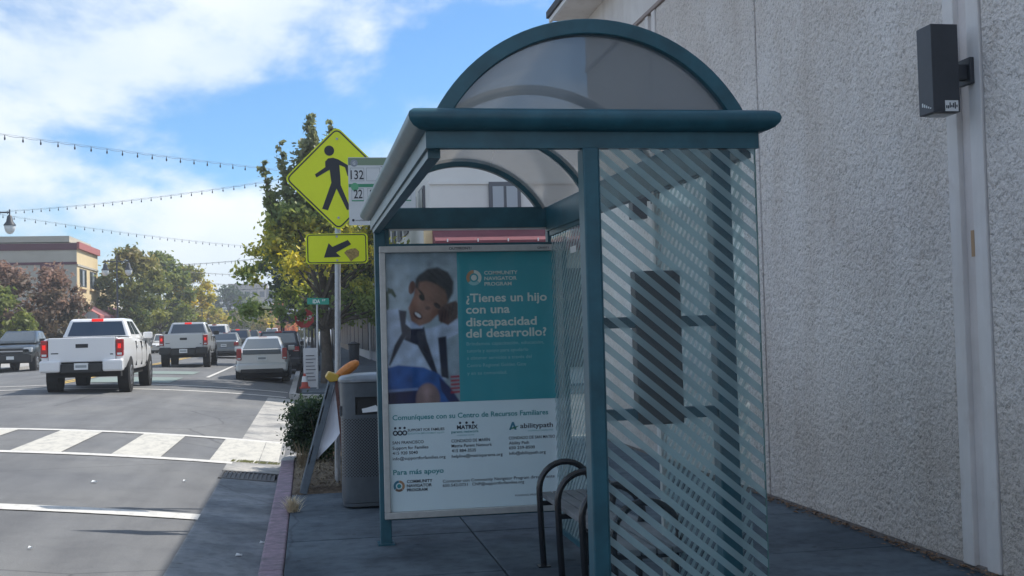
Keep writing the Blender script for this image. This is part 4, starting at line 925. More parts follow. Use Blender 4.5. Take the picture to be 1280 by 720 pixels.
# ------------------------------------------------------------------ buildings down the street
WINF = mat('window_frame_grey', (.10, .11, .13), .5); WGL = mat('window_glass', (.03, .04, .05), .3, spec=.4); WPALE = mat('pale_blind', (.35, .39, .43), .4)
CREAMB = mat('cream_wall', (.68, .54, .32), .85, var=.06, scale=1, coord='POS'); GREYB = mat('grey_trim_shaded_wall', (.44, .41, .35), .85, var=.08, scale=.6, coord='POS'); MAROON = mat('maroon_trim', (.12, .045, .06), .7); REDTR = mat('red_trim', (.40, .13, .12), .7)
cb = empty('cream_building', (-17, 91.4, ZS), 'two storey cream building with red awning and side wall greyed as in shade', 'building')
B('wall', CREAMB, cb, -30, -17, 91.45, 100.2, ZS-.3, 9.0)
B('side_wall', GREYB, cb, -30, -17.02, 91.36, 91.448, ZS-.3, 9.0)  # grey stands in for shade on the cream wall facing the camera
B('coping', GREYB, cb, -30, -17.5, 91.25, 100.1, 9.05, 9.5)
B('band', MAROON, cb, -30, -16.98, 91.30, 91.36, 8.45, 8.95); B('band', MAROON, cb, -30, -16.98, 91.32, 91.36, 7.35, 7.55); B('panel', MAROON, cb, -19.6, -18.5, 91.31, 91.36, 6.4, 7.34); B('panel', MAROON, cb, -18.9, -18.1, 91.31, 91.36, 5.7, 7.0)
B('cornice', REDTR, cb, -17, -16.8, 91.36, 100.3, 8.55, 9.05); B('string_course', GREYB, cb, -17, -16.93, 91.4, 100.2, 7.25, 7.4)
for (a, b) in ((92.4, 95.0), (96.6, 99.2)):
    wnd = B('window', WINF, cb, -17, -16.95, a, b, 5.7, 7.1)
    for k in range(3): B('pane', WPALE if k == 1 else WGL, wnd, -16.97, -16.94, a+.1+k*.82, a+.82+k*.82, 5.8, 7.0)
    B('sill', CREAMB, wnd, -17, -16.8, a-.15, b+.15, 5.55, 5.69)
B('low_wing', CREAMB, cb, -30, -17.0, 100.25, 110, ZS-.3, 6.1)
for (a, b, mm) in ((91.6, 93.4, REDTR), (93.5, 97, MAROON), (97.1, 100.6, REDTR), (100.7, 104.5, MAROON), (104.6, 109, MAROON)):
    MB().prism([(-17, a, 4.45), (-17, a, 3.3), (-15.4, a, 3.3), (-15.4, a, 3.5)], (0, b-a, 0)).build('awning', mm, cb)
for (a, b) in ((92, 96), (97, 101), (102, 106)):
    s = B('shop_window', WGL, cb, -17, -16.96, a, b, ZS+.4, 3.2); B('shop_frame', WINF, s, -16.965, -16.93, a+1.9, a+2.05, ZS+.4, 3.2)
def shop(name, label, x0, x1, y0, y1, h, wm_, trim, face, nwin, upper, group=None, awn=None, zb=.15):
    """street building; face=+1 looks towards +X, -1 towards -X"""
    t = empty(name, ((x0+x1)/2, y0, zb), label, 'building', group); fx = x1 if face > 0 else x0; o1, o2 = sorted((fx, fx+.06*face)); p1, p2 = sorted((fx, fx+.09*face))
    B('wall', wm_, t, x0, x1, y0, y1, zb-.2, h); B('cornice', trim, t, min(x0, fx+.2*face), max(x1, fx+.2*face), y0-.05, y1+.0, h+.003, h+.35)
    L_ = (y1-y0)/nwin
    for k in range(nwin):
        a = y0+k*L_
        s = B('shop_window', WGL, t, o1, o2, a+.3, a+L_-.3, zb+.5, zb+2.7); B('shop_frame', trim, s, p1, p2, a+L_/2-.06, a+L_/2+.06, zb+.5, zb+2.7)
        if awn and k % 2 == 0:
            q_ = fx+1.1*face; MB().prism([(fx+.07*face, a+.2, zb+3.5), (fx+.07*face, a+.2, zb+2.8), (q_, a+.2, zb+2.75), (q_, a+.2, zb+2.95)], (0, L_-.4, 0)).build('awning', awn, t)
        for lv in range(upper):
            z = zb+4.3+lv*3.1
            if z+1.6 > h: break
            wn = B('window', trim, t, o1, o2, a+L_*.28, a+L_*.72, z, z+1.6); B('pane', WGL, wn, p1, p2, a+L_*.31, a+L_*.485, z+.1, z+1.5); B('pane', WGL, wn, p1, p2, a+L_*.515, a+L_*.69, z+.1, z+1.5)
    return t
# white corner building across the side street
WHB = mat('white_render', (.66, .66, .64), .85, var=.05, scale=1.2, coord='POS'); BLKAW = mat('black_awning', (.018, .02, .024), .7); REDROOF = mat('red_awning', (.15, .035, .05), .7, var=.15, scale=3)
wb = empty('corner_building', (6, 31, .15), 'white rendered corner building with red awning seen through the shelter', 'building')
B('wall', WHB, wb, 3.3, 22, 31.0, 46, -.1, 7.1); B('string_course', WHB, wb, 3.25, 22, 30.95, 30.998, 5.62, 5.70)
for (x, z) in ((4.9, 4.92), (9.4, 4.92)):
    wn = B('window', WINF, wb, x, x+.88, 30.93, 30.998, z, z+.76); B('pane', WPALE, wn, x+.10, x+.40, 30.91, 30.929, z+.06, z+.64); B('pane', WPALE, wn, x+.48, x+.78, 30.91, 30.929, z+.06, z+.64)
for k in range(5):
    y = 32.2+k*2.7; wn = B('window', WINF, wb, 3.24, 3.298, y, y+1.5, 4.9, 5.75); B('pane', WGL, wn, 3.22, 3.239, y+.1, y+.7, 4.98, 5.67); B('pane', WGL, wn, 3.22, 3.239, y+.8, y+1.4, 4.98, 5.67)
aw = MB().prism([(3.3, 30.99, 4.55), (3.3, 30.99, 3.8), (3.3, 29.9, 3.78), (3.3, 29.9, 4.02)], (7.5, 0, 0)); aw.build('awning', REDROOF, wb)
for k in range(9): B('awning_bracket', SIGNW, wb, 3.6+k*.8, 3.63+k*.8, 29.86, 29.895, 3.98, 4.06)
for k in range(3): wn = B('shop_window', WGL, wb, 4+k*2.3, 5.9+k*2.3, 30.93, 30.998, .6, 3.3)
B('corner_column', CREAMB, wb, 3.1, 3.5, 30.6, 30.93, .0, 4.5)
for (a, b) in ((32, 35), (35.6, 39), (40, 45)): B('shop_window', WGL, wb, 3.22, 3.298, a, b, .55, 2.8)
MB().prism([(3.3, 31.6, 3.7), (3.3, 31.6, 3.0), (2.3, 31.6, 2.95), (2.3, 31.6, 3.15)], (0, 13, 0)).build('awning', BLKAW, wb)
shop('shop_building', 'grey shaded shop with black awnings beyond the corner building', 3.5, 20, 46.1, 66, 7.4, mat('grey_shop', (.30, .31, .33), .85, coord='POS', var=.08, scale=1), WINF, -1, 5, 1, 'shops along the near sidewalk', BLKAW)
shop('shop_building', 'white fronted shop farther along the shaded sidewalk', 3.4, 20, 66.1, 92, 6.6, WHB, WINF, -1, 2, 0, 'shops along the near sidewalk', BLKAW)
shop('shop_building', 'tan shop building, farthest along the near sidewalk', 3.5, 20, 92.1, 150, 8, mat('tan_shop', (.42, .35, .27), .85), WINF, -1, 8, 1, 'shops along the near sidewalk', BLKAW)
shop('shop_building', 'pale shopfront row behind the olive tree', -30, -17, 110.2, 150, 5.6, WHB, WINF, 1, 8, 0, 'shops across the road', None, ZS)
shop('shop_building', 'low cream shop beyond the yellowing tree', -30, -17, 150.2, 215, 6.0, mat('pale_cream', (.55, .50, .40), .85), WINF, 1, 9, 0, 'shops across the road', None, ZS)
shop('office_block', 'white flat roofed office block at the far end of the street', -26, -7.5, 330, 350, 10.6, WHB, WINF, 1, 4, 2)
ob = empty('office_tower', (-14, 352, 0), 'tan upper storey block rising over the far white office', 'building'); B('wall', mat('tan_block', (.36, .31, .26), .9), ob, -23, -12, 352, 370, -.1, 17.0)
for k in range(5): B('window', WGL, ob, -22.3+k*2.1, -20.9+k*2.1, 351.93, 351.999, 12.9, 14.6)
B('roof_plant', WINF, ob, -11.95, -9.5, 353, 358, 11, 15.5)
ob = empty('brick_building', (-4, 300, 0), 'small orange brick building left of the far trees', 'building'); B('wall', mat('orange_brick', (.42, .24, .13), .9, var=.2, scale=2), ob, -8.2, -3.6, 300, 312, -.1, 11.5); B('side_wall', mat('brick_dark', (.20, .11, .08), .9), ob, -8.0, -6.2, 299.9, 299.998, 4, 10.8)
# shaded roadside canopy with pale roof sheets
cn = empty('street_canopy', (.6, 66, .15), 'dark roadside canopy with pale roof sheets behind the black car', 'canopy')
B('roof', DARK, cn, -1.6, 1.6, 66, 72, 2.45, 2.75)
for k in range(4): MB().hexa([(-1.5+k*.78, 65.9, 2.76), (-.9+k*.78, 65.9, 2.76), (-.9+k*.78, 72, 2.76), (-1.5+k*.78, 72, 2.76), (-1.4+k*.78, 65.9, 3.15), (-.8+k*.78, 65.9, 3.1), (-.8+k*.78, 72, 3.2), (-1.4+k*.78, 72, 3.2)]).build('roof_sheet', SIGNW, cn)
for x in (-1.5, 1.4):
    for y in (66.2, 71.7): B('post', DARK, cn, x, x+.1, y, y+.1, .1, 2.45)

# ------------------------------------------------------------------ lamp posts and string lights
POSTB_ = mat('lamp_post_paint', (.03, .035, .045), .45); GLOBE = mat('lamp_globe', (.70, .72, .72), .3)
def lamppost(x, y, zb, h, label, arm=.72, along='x', heads=(-1, 1)):
    t = empty('lamp_post', (x, y, zb), label, 'lamp post', 'double lamp posts along the street')
    m = MB().lathe([(.20, 0), (.20, .5), (.11, .6), (.085, 1.2), (.06, h-.1), (.05, h+.35), (.01, h+.5)], (x, y, zb), 12); m.build('pole', POSTB_, t, smooth=40)
    m = MB(); xs = [x+s*arm for s in heads]; m.tube([(min(xs+[x]), y, zb+h), (max(xs+[x]), y, zb+h)], .04, 8).build('cross_arm', POSTB_, t, smooth=50)
    for s in heads:
        hx = x+s*arm; m = MB().tube([(hx, y, zb+h+.15), (hx, y, zb+h-.18)], .035, 8); m.lathe([(.05, -.12), (.13, -.22), (.17, -.46), (.29, -.62), (.30, -.67)], (hx, y, zb+h), 14); hd_ = m.build('lamp_head', POSTB_, t, smooth=40)
        MB().lathe([(.26, -.672), (.275, -.78), (.22, -.95), (.12, -1.07), (.02, -1.10)], (hx, y, zb+h), 14).build('globe', GLOBE, hd_, smooth=60)
    return t
lamppost(-15.6, 62, ZS, 7.75, 'lamp post at the left picture edge with one globe showing', .86, heads=(1,))
lamppost(-14.22, 92, ZS, 7.1, 'double lamp post in front of the olive tree', .85)
lamppost(-12.6, 145, ZS, 7.25, 'double lamp post right of the yellowing tree', .82)
lamppost(-14.39, 191, ZS, 7.35, 'double lamp post farther off before the white office block', .82)
lamppost(-14.96, 228, ZS, 7.4, 'double lamp post, smallest and farthest of all', .82)
lamppost(.1, 150, .15, 6.5, 'pale globed lamp post at the far end of the near sidewalk', .6)
bulb = MB().lathe([(.018, .0), (.018, -.09), (.03, -.11), (.042, -.17), (.03, -.22), (.005, -.24)], (0, 0, 0), 8); bulb_me = None
BULB = mat('bulb_dark', (.05, .055, .07), .4)
def strand(p0, p1, label, step, sag, r_=.006, scale=1):
    scale *= .62
    global bulb_me
    p0, p1 = Vector(p0), Vector(p1); mid = (p0+p1)/2; t = empty('string_light', p0, label, 'string lights', 'string lights over the street')
    def pt(f): p = p0.lerp(p1, f); p.z -= sag*4*f*(1-f); return p
    n = max(4, int((p1-p0).length/step)); pts = []; w1 = []
    for i in range(n*4+1): f = i/(n*4); p = pt(f); p.z -= .05*abs(math.sin(i*PI/4))*scale; pts.append(p); w1.append(pt(f)+Vector((0, 0, .03*scale)))
    MB().tube(pts, r_, 4).build('cable', BULB, t); MB().tube(w1[::4], r_*.6, 4).build('support_wire', BULB, t)
    if bulb_me is None: bulb_me = bulb.build('bulb', BULB).data; bpy.data.objects.remove(bpy.data.objects['bulb'])
    for i in range(n+1):
        o = bpy.data.objects.new('bulb', bulb_me); col.objects.link(o); o.parent = t; p = pt(i/n); o.location = p-p0; o.scale = (scale,)*3
def pole(x, y, h, label):
    t = empty('string_light_pole', (x, y, .15), label, 'pole', 'poles holding the string lights'); MB().tube([(x, y, .1), (x, y, h)], [.07, .045], 10).build('shaft', POSTB_, t, smooth=50); MB().lathe([(.12, 0), (.12, .25), (.08, .3)], (x, y, .1), 10).build('base', POSTB_, t)
pole(.35, 48.4, 8.35, 'thin dark pole behind the tall street tree holding two strands'); pole(1.0, 94, 8.35, 'thin dark pole by the far shaded sidewalk holding string lights')
strand((-14.0, 33.2, 8.25), (.35, 48.4, 8.3), 'nearest and highest string of bulbs above the white pickup', .62, .12, scale=1.15)
strand((-15.6, 62, 8.25), (.35, 48.4, 8.3), 'string of bulbs rising from the left edge lamp post to the tall tree', .62, .22, scale=1.1)
strand((-15.6, 62, 8.2), (1.0, 94, 8.3), 'string of bulbs falling from the left edge lamp post towards the far street', .8, .30, scale=1.2)
strand((-14.22, 110, 8.3), (1.0, 94, 8.3), 'far string of bulbs just above the yellowing tree', .8, .25, .014, 1.3)
strand((-14.22, 116, 8.3), (1.0, 132, 8.3), 'far string of bulbs, second above the street end', .9, .3, .016, 1.4)
strand((-14.3, 140, 8.2), (1.0, 160, 8.3), 'far string of bulbs, third above the street end', 1.0, .3, .018, 1.5)
strand((-14.4, 166, 8.2), (1.0, 156, 8.3), 'lowest and farthest string of bulbs', 1.1, .3, .02, 1.6)

# ------------------------------------------------------------------ vehicles
def loft(stations):
    """body shell: each station (y, half width, z bottom, z top)"""
    m = MB(); half = [(0, 0), (.80, 0), (.94, .06), (1.0, .30), (1.0, .58), (.975, .84), (.93, .96), (.86, 1.0), (0, 1.015)]
    sec = half+[(-x, z) for x, z in half[-2:0:-1]]; n = len(sec)
    for y, hw, zb, zt in stations: m.v += [(x*hw, y, zb+z*(zt-zb)) for x, z in sec]
    for i in range(len(stations)-1):
        for j in range(n): a = i*n+j; b = i*n+(j+1) % n; m.f.append((a, b, b+n, a+n))
    m.f += [tuple(range(n-1, -1, -1)), tuple(range((len(stations)-1)*n, len(stations)*n))]
    return m
def vehicle(name, label, cat, loc, rz, S, group='vehicles on the street'):
    t = empty(name, loc, label, cat, group, rz=rz if rz else 1e-5); OFF[t] = Vector((0, 0, 0)); P_ = S['paint']; hw = S['w']/2; st = S['st']; far = S.get('far', False)
    body = loft(st).build('body', P_, t, smooth=34)
    yr, yf = st[0][0], st[-1][0]
    # greenhouse: lower ring at belt, upper ring at roof
    G = S['gh']; zb, zt = G['z0']-.03, G['z1']; b0, b1, t0, t1 = G['b0'], G['b1'], G['t0'], G['t1']; wb_, wt = G['wb'], G['wt']
    def gp(side, u, v, off=.004):
        """point on a greenhouse face: u along, v up"""
        hwv = wb_+(wt-wb_)*v; ya = b0+(t0-b0)*v; yb_ = b1+(t1-b1)*v; z = zb+(zt-zb)*v
        if side == 'rear': return (-hwv+2*hwv*u, ya-off, z)
        if side == 'front': return (-hwv+2*hwv*u, yb_+off, z)
        s = 1 if side == 'right' else -1; return (s*(hwv+off), ya+(yb_-ya)*u, z)
    c8 = [(-wb_, b0, zb), (wb_, b0, zb), (wb_, b1, zb), (-wb_, b1, zb), (-wt, t0, zt), (wt, t0, zt), (wt, t1, zt), (-wt, t1, zt)]
    cab = MB().hexa(c8).build('cabin', P_, t, bevel=G.get('bev', .07), seg=4)
    cab.data.polygons.foreach_set('use_smooth', [True]*len(cab.data.polygons))
    def glass(side, u0, u1, v0, v1, nm, off=.006, taper=0):
        pts = [gp(side, u0, v0, off), gp(side, u1, v0, off), gp(side, u1-taper, v1, off), gp(side, u0+taper, v1, off)]
        MB().poly(pts).build(nm, CARGLASS, cab)
    glass('rear', .07, .93, G.get('rv', .30), .86, 'rear_window', .008); glass('front', .06, .94, .2, .9, 'windshield', .008)
    for sd in ('right', 'left'):
        for (a, b) in G['side']: glass(sd, a, b, .26, .86, 'side_window', .004)
        s = 1 if sd == 'right' else -1
        m = MB().box(*sorted((s*(wb_+.02), s*(hw+.17))), G['b1']-.62, G['b1']-.50, G['z0']-.0, G['z0']+.17).build('mirror', S.get('mirror', P_), t, bevel=.03)
        for yy in S.get('handles', (.0,)): MB().box(*sorted((s*(hw-.02), s*(hw+.018))), yy-.1, yy+.1, G['z0']-.20, G['z0']-.165).build('door_handle', S.get('trim', P_), t)
        for yy in S.get('seams', ()): MB().box(*sorted((s*(hw-.05), s*(hw+.002))), yy-.006, yy+.006, st[3][2]+.12, G['z0']-.06).build('door_seam', DARK, t)
    # wheels
    r_ = S['r']
    for yy in (S['yr'], S['yf']):
        for s in (-1, 1):
            x = s*(hw-.10); x0 = s*(hw-.24)
            MB().lathe([(r_*1.16, 0), (r_*1.16, .26)], (s*(hw+.003)-(.26 if s > 0 else 0), yy, r_*1.02), 26, axis='x').build('wheel_arch', BLACK, t)
            wh = MB().lathe([(r_*.62, 0), (r_*.93, .0), (r_, .04), (r_, .20), (r_*.93, .24), (r_*.62, .24)], (s*(hw+.012)-(.24 if s > 0 else 0), yy, r_), 26, axis='x').build('wheel', TIRE, t, smooth=40)
            xo = s*(hw+.013); d = .012*s
            rm = MB().lathe([(r_*.62, 0), (r_*.58, d), (r_*.2, d*.3)], (xo, yy, r_), 20, axis='x').build('rim', RIM, wh, smooth=30)
            if not far:
                for k in range(6):
                    a = k*PI/3; ca, sa = math.cos(a), math.sin(a); q_ = MB()
                    pts = [(xo+d*1.1, yy+ca*r_*.25-sa*.028, r_+sa*r_*.25+ca*.028), (xo+d*1.1, yy+ca*r_*.54-sa*.06, r_+sa*r_*.54+ca*.06), (xo+d*1.1, yy+ca*r_*.54+sa*.06, r_+sa*r_*.54-ca*.06)]
                    q_.poly(pts); q_.build('rim_opening', BLACK, rm)
    MB().box(-hw*.86, hw*.86, yr+.35, yf-.3, st[2][2]-.13, st[2][2]+.05).build('underbody', BLACK, t)
    # rear
    Rr = S['rear']
    if 'gate' in Rr:
        x, z0, z1 = Rr['gate']; gt = MB().box(-x, x, yr-.045, yr+.02, z0, z1).build('tailgate', P_, t, bevel=.02)
        MB().box(-x*.97, x*.97, yr-.047, yr-.0455, z0+.14, z0+.155).build('crease', S.get('crease', P_), gt)
        hx, hz = Rr['handle']; MB().box(-hx, hx, yr-.052, yr-.046, hz-.045, hz+.045).build('tailgate_handle', DARK, gt, bevel=.008)
        MB().box(-x-.003, x+.003, yr-.01, yr-.004, z0-.04, z0-.002).build('gap', BLACK, t)
        for s in (-1, 1): MB().box(*sorted((s*(x+.001), s*(x+.009))), yr-.012, yr-.004, z0, z1).build('gap', BLACK, t)
        MB().box(-x*.92, -x*.70, yr-.0475, yr-.0458, z0+.20, z0+.225).build('badge', DARK, gt); MB().box(x*.84, x*.93, yr-.0475, yr-.0458, z0+.16, z0+.185).build('badge', DARK, gt)
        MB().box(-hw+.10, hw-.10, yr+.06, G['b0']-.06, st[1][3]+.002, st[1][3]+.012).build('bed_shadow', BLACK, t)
    lx0, lx1, lz0, lz1 = Rr['lamp']; lm = REDLIT if Rr.get('lit') else REDL
    for s in (-1, 1):
        a, b = sorted((s*lx0, s*lx1)); lp = MB().box(a, b, yr-.04+Rr.get('ly', 0), yr+.14, lz0, lz1).build('taillight', REDL, t, bevel=.025)
        if Rr.get('lit'): MB().box(a+.045, b-.045, yr-.046+Rr.get('ly', 0), yr-.0405+Rr.get('ly', 0), lz0+(lz1-lz0)*.46, lz0+(lz1-lz0)*.74).build('lit_bulb', REDLIT, lp)
        MB().box(a+.03, b-.03, yr-.046+Rr.get('ly', 0), yr-.0405+Rr.get('ly', 0), lz0+.03, lz0+(lz1-lz0)*.2).build('reverse_lens', SIGNW if not Rr.get('dark') else DARK, lp)
    bz0, bz1 = Rr['bump']; bm_ = Rr.get('bmat', P_)
    if Rr.get('split'):
        for s in (-1, 1): a, b = sorted((s*.47, s*(hw-.005))); MB().box(a, b, yr-.17, yr+.12, bz0, bz1).build('bumper_corner', bm_, t, bevel=.05)
        MB().box(-.465, .465, yr-.16, yr+.1, bz0-.02, bz1-.09).build('bumper_step', DARK, t, bevel=.02)
    else: MB().box(-hw+.03, hw-.03, yr-.09, yr+.3, bz0, bz1).build('bumper', bm_, t, bevel=.07)
    if Rr.get('valance'): MB().box(-hw*.80, hw*.80, yr-.095, yr+.1, bz0-.06, bz0+.10).build('valance', DARK, t, bevel=.03)
    px, pz = .155, Rr['plate']; pt_ = MB().box(-px, px, yr-.183 if Rr.get('split') else yr-.095+Rr.get('py', 0), yr-.10 if Rr.get('split') else yr+.02, pz-.077, pz+.077).build('number_plate', SIGNW, t)
    MB().box(-px*.8, px*.8, (yr-.1845 if Rr.get('split') else yr-.0965+Rr.get('py', 0)), (yr-.1835 if Rr.get('split') else yr-.0955+Rr.get('py', 0)), pz-.03, pz+.03).build('plate_characters', LINE, pt_)
    if Rr.get('third'): tz = zt-.045; MB().box(-.14, .14, t0-.035, t0+.05, zt-.075, zt-.005).build('third_brake_light', REDLIT if Rr.get('lit') else REDL, cab, bevel=.01)
    if Rr.get('pgl'):                       # dark lower glass of a hatch
        a, b, c, d = Rr['pgl']; MB().box(-a, a, yr-.02, yr+.03, c, d).build('lower_glass', CARGLASS, t, bevel=.01)
    # front
    F = S['front']; fz0, fz1 = F['grille']
    MB().box(-F['gw'], F['gw'], yf-.06, yf+.025, fz0, fz1).build('grille', DARK, t, bevel=.02)
    MB().box(-F['gw'], F['gw'], yf+.0255, yf+.04, (fz0+fz1)/2-.03, (fz0+fz1)/2+.02).build('grille_bar', RIM, t)
    for s in (-1, 1):
        a, b = sorted((s*F['hx'][0], s*F['hx'][1])); MB().box(a, b, yf-.28, yf-.0, F['hz'][0], F['hz'][1]).build('headlight', mat('headlight_lens', (.55, .58, .6), .1, spec=.8), t, bevel=.03)
        a, b = sorted((s*F['hx'][0]*1.0, s*F['hx'][1]*.98)); MB().box(a, b-.05, yf-.05, yf+.03, F['bz'][0]+.10, F['bz'][0]+.22).build('fog_light', RIM, t, bevel=.02)
    MB().box(-hw*.92, hw*.92, yf-.25, yf+.05, F['bz'][0], F['bz'][1]).build('front_bumper', F.get('bm', DARK), t, bevel=.05)
    MB().box(-.155, .155, yf+.051, yf+.06, F['bz'][0]+.12, F['bz'][0]+.26).build('front_plate', SIGNW, t)
    return t
def pickup(paint, k=1.0, lit=True, **kw):
    S = dict(w=1.89, paint=paint, r=.385, yr=-1.55, yf=1.95, handles=(-.35, .62), seams=(-.55, .42, 1.3), mirror=kw.get('mirror', paint), trim=paint,
        st=[(-2.62, .87, .60, 1.30), (-2.54, .93, .55, 1.315), (-1.5, .945, .50, 1.32), (-.62, .945, .46, 1.30), (1.3, .94, .46, 1.22), (1.9, .935, .50, 1.17), (2.55, .90, .55, 1.08), (2.72, .80, .6, .98)],
        gh=dict(z0=1.26, z1=1.79, b0=-.72, b1=1.75, t0=-.52, t1=.72, wb=.86, wt=.66, side=((.08, .36), (.40, .74)), rv=.22, bev=.08),
        rear=dict(gate=(.755, .74, 1.315), handle=(.14, 1.12), lamp=(.765, .93, .86, 1.26), lit=lit, bump=(.51, .79), split=True, plate=.64, third=True, bmat=kw.get('bumper', paint)),
        front=dict(grille=(.78, 1.02), gw=.52, hx=(.53, .88), hz=(.84, 1.04), bz=(.42, .76), bm=kw.get('fb', DARK)))
    return S
def car(paint, H=1.45, W=1.78, Ln=4.6, kind='sedan', lit=False, far=True, z0=.92, **kw):
    h = Ln/2; tail = {'sedan': (z0+.08, -h+.95, -h+1.55), 'hatch': (z0+.06, -h+.10, -h+.95), 'suv': (z0+.05, -h+.05, -h+.36)}[kind]; hw = W/2
    f0 = h-1.15 if kind != 'suv' else h-1.1
    S = dict(w=W, paint=paint, r=.32 if kind != 'suv' else .37, yr=-h+.82, yf=h-.88, handles=(-.45, .5), seams=(-.6, .35, 1.15), far=far,
        st=[(-h+.02, hw*.86, .42, tail[0]-.06), (-h+.14, hw*.95, .30, tail[0]), (-h+.8, hw*.995, .24, tail[0]+.01), (-.4, hw, .20, z0+.03), (.9, hw, .20, z0), (h-.8, hw*.98, .22, z0-.10), (h-.2, hw*.90, .26, z0-.22), (h, hw*.74, .32, z0-.34)],
        gh=dict(z0=z0+.02, z1=H, b0=tail[1], b1=f0, t0=tail[2], t1=f0-1.0 if kind != 'suv' else f0-.75, wb=hw*.90, wt=hw*.68 if kind != 'suv' else hw*.76, side=((.10, .44), (.48, .80)), rv=.24, bev=.07),
        rear=dict(lamp=(hw*.62, hw*.90, z0-.22, z0-.02), lit=lit, bump=(.34, .62), plate=kw.get('plate', .72), third=True, valance=True),
        front=dict(grille=(z0-.42, z0-.28), gw=hw*.4, hx=(hw*.46, hw*.80), hz=(z0-.34, z0-.22), bz=(.24, .44), bm=paint))
    S.update({k: v for k, v in kw.items() if k in ('mirror', 'r', 'trim')})
    return S
PN = lambda n, c, m=0, r_=.28: mat(n, c, r_, metal=m, coat=.5)
SILV = PN('silver_paint', (.50, .52, .53), .35); PALE = PN('pale_silver_paint', (.62, .63, .62), .25); GREYP = PN('grey_paint', (.20, .22, .23), .4); DKGREY = PN('dark_grey_paint', (.045, .055, .06), .3); NAVYB = PN('black_blue_paint', (.012, .016, .025), .2)
tz = lambda x: zr(x)+.012
vehicle('pickup_truck', 'white pickup truck with lit brake lights seen from behind', 'pickup', (-5.25, 31.35, tz(-5.0)), 0, pickup(WHITEP, mirror=WHITEP))
o = vehicle('pickup_truck', 'silver pickup truck ahead of the white pickup', 'pickup', (-5.15, 53, tz(-5.0)), 0, pickup(SILV, mirror=DARK, bumper=DARK)); o.scale = (1.05, 1.0, 1.06)
vehicle('pickup_truck', 'dark grey pickup truck facing the camera at the left edge', 'pickup', (-12.75, 56.2, tz(-12.75)), PI, pickup(DKGREY, lit=False, mirror=DARK, fb=DARK))
S = car(PALE, 1.49, 1.745, 4.46, 'hatch', far=False, z0=.96, plate=.80, mirror=PALE); S['rear'].update(lamp=(.66, .82, .72, 1.10), pgl=(.62, 0, .90, 1.06), plate=.77, py=.07); S['gh'].update(wb=.79, wt=.55, bev=.13, t0=-1.05, t1=.30)
vehicle('hatchback_car', 'pale silver hatchback parked by the near kerb', 'car', (-1.52, 41.6, tz(-1.5)), 0, S)
vehicle('suv_car', 'black sport utility car parked in front of the pale silver hatchback', 'car', (-1.22, 51.6, tz(-1.2)), 0, car(NAVYB, 1.72, 1.90, 4.8, 'suv', far=False, z0=1.08, plate=.9))
vehicle('sedan_car', 'grey sedan ahead of the silver pickup, left of the pale hatchback', 'car', (-4.75, 70.5, tz(-4.8)), 0, car(GREYP, 1.46, 1.82, 4.8, 'sedan', far=False))
vehicle('hatchback_car', 'white car facing the camera under the yellowing tree', 'car', (-12.5, 106, tz(-12.5)), PI, car(WHITEP, 1.62, 1.82, 4.5, 'suv'))
vehicle('suv_car', 'dark sport utility car behind the white car under the yellowing tree', 'car', (-12.4, 116, tz(-12.4)), PI, car(NAVYB, 1.8, 1.9, 4.8, 'suv'))
vehicle('suv_car', 'white car behind the dark grey pickup', 'car', (-14.0+.6, 72, tz(-13.4)), PI, car(WHITEP, 1.68, 1.86, 4.6, 'suv'))
vehicle('suv_car', 'tan grey sport utility car beyond the grey sedan', 'car', (-5.0, 88, tz(-5.0)), 0, car(PN('taupe_paint', (.16, .155, .14), .3), 1.72, 1.88, 4.7, 'suv', lit=True))
vehicle('van', 'white van ahead of the silver pickup', 'van', (-6.0, 80, tz(-6.0)), 0, car(WHITEP, 2.0, 1.95, 5.0, 'suv', z0=1.2))
vehicle('sedan_car', 'blue grey sedan farther up the lane', 'car', (-6.7, 104, tz(-6.7)), 0, car(PN('blue_grey_paint', (.16, .22, .28), .3), 1.5, 1.8, 4.7, 'sedan'))
vehicle('suv_car', 'dark car with one brake light beyond the tan grey car', 'car', (-5.2, 108, tz(-5.2)), 0, car(DKGREY, 1.7, 1.88, 4.7, 'suv', lit=True))
vehicle('sedan_car', 'white car far up the street before the orange tree', 'car', (-5.0, 128, tz(-5.0)), 0, car(WHITEP, 1.6, 1.85, 4.7, 'suv', lit=True))
vehicle('sedan_car', 'small red car far up the street', 'car', (-5.4, 146, tz(-5.2)), 0, car(PN('red_paint', (.30, .03, .03)), 1.5, 1.8, 4.6, 'sedan', lit=True))
vehicle('suv_car', 'pale parked car in front of the black parked car', 'car', (-1.15, 59.2, tz(-1.15)), 0, car(PALE, 1.66, 1.85, 4.6, 'suv'))
vehicle('sedan_car', 'white parked car, farthest along the near kerb', 'car', (-1.3, 78, tz(-1.3)), 0, car(WHITEP, 1.55, 1.8, 4.6, 'suv'))

vehicle('suv_car', 'grey sport utility car among the distant traffic, left lane', 'car', (-8.9, 124, tz(-8.9)), PI, car(GREYP, 1.7, 1.88, 4.7, 'suv'))
vehicle('sedan_car', 'pale sedan in the distant oncoming traffic', 'car', (-9.0, 152, tz(-8.9)), PI, car(PALE, 1.5, 1.8, 4.7, 'sedan'))
vehicle('suv_car', 'black car far up the near lane before the orange tree', 'car', (-2.2, 118, tz(-2.2)), 0, car(NAVYB, 1.7, 1.88, 4.7, 'suv', lit=True))
vehicle('van', 'white van farthest up the street', 'van', (-5.2, 176, tz(-5.2)), 0, car(WHITEP, 2.2, 2.0, 5.4, 'suv', z0=1.25, lit=True))
vehicle('sedan_car', 'silver parked car beyond the canopy on the near kerb', 'car', (-1.3, 98, tz(-1.3)), 0, car(SILV, 1.5, 1.8, 4.6, 'sedan'))

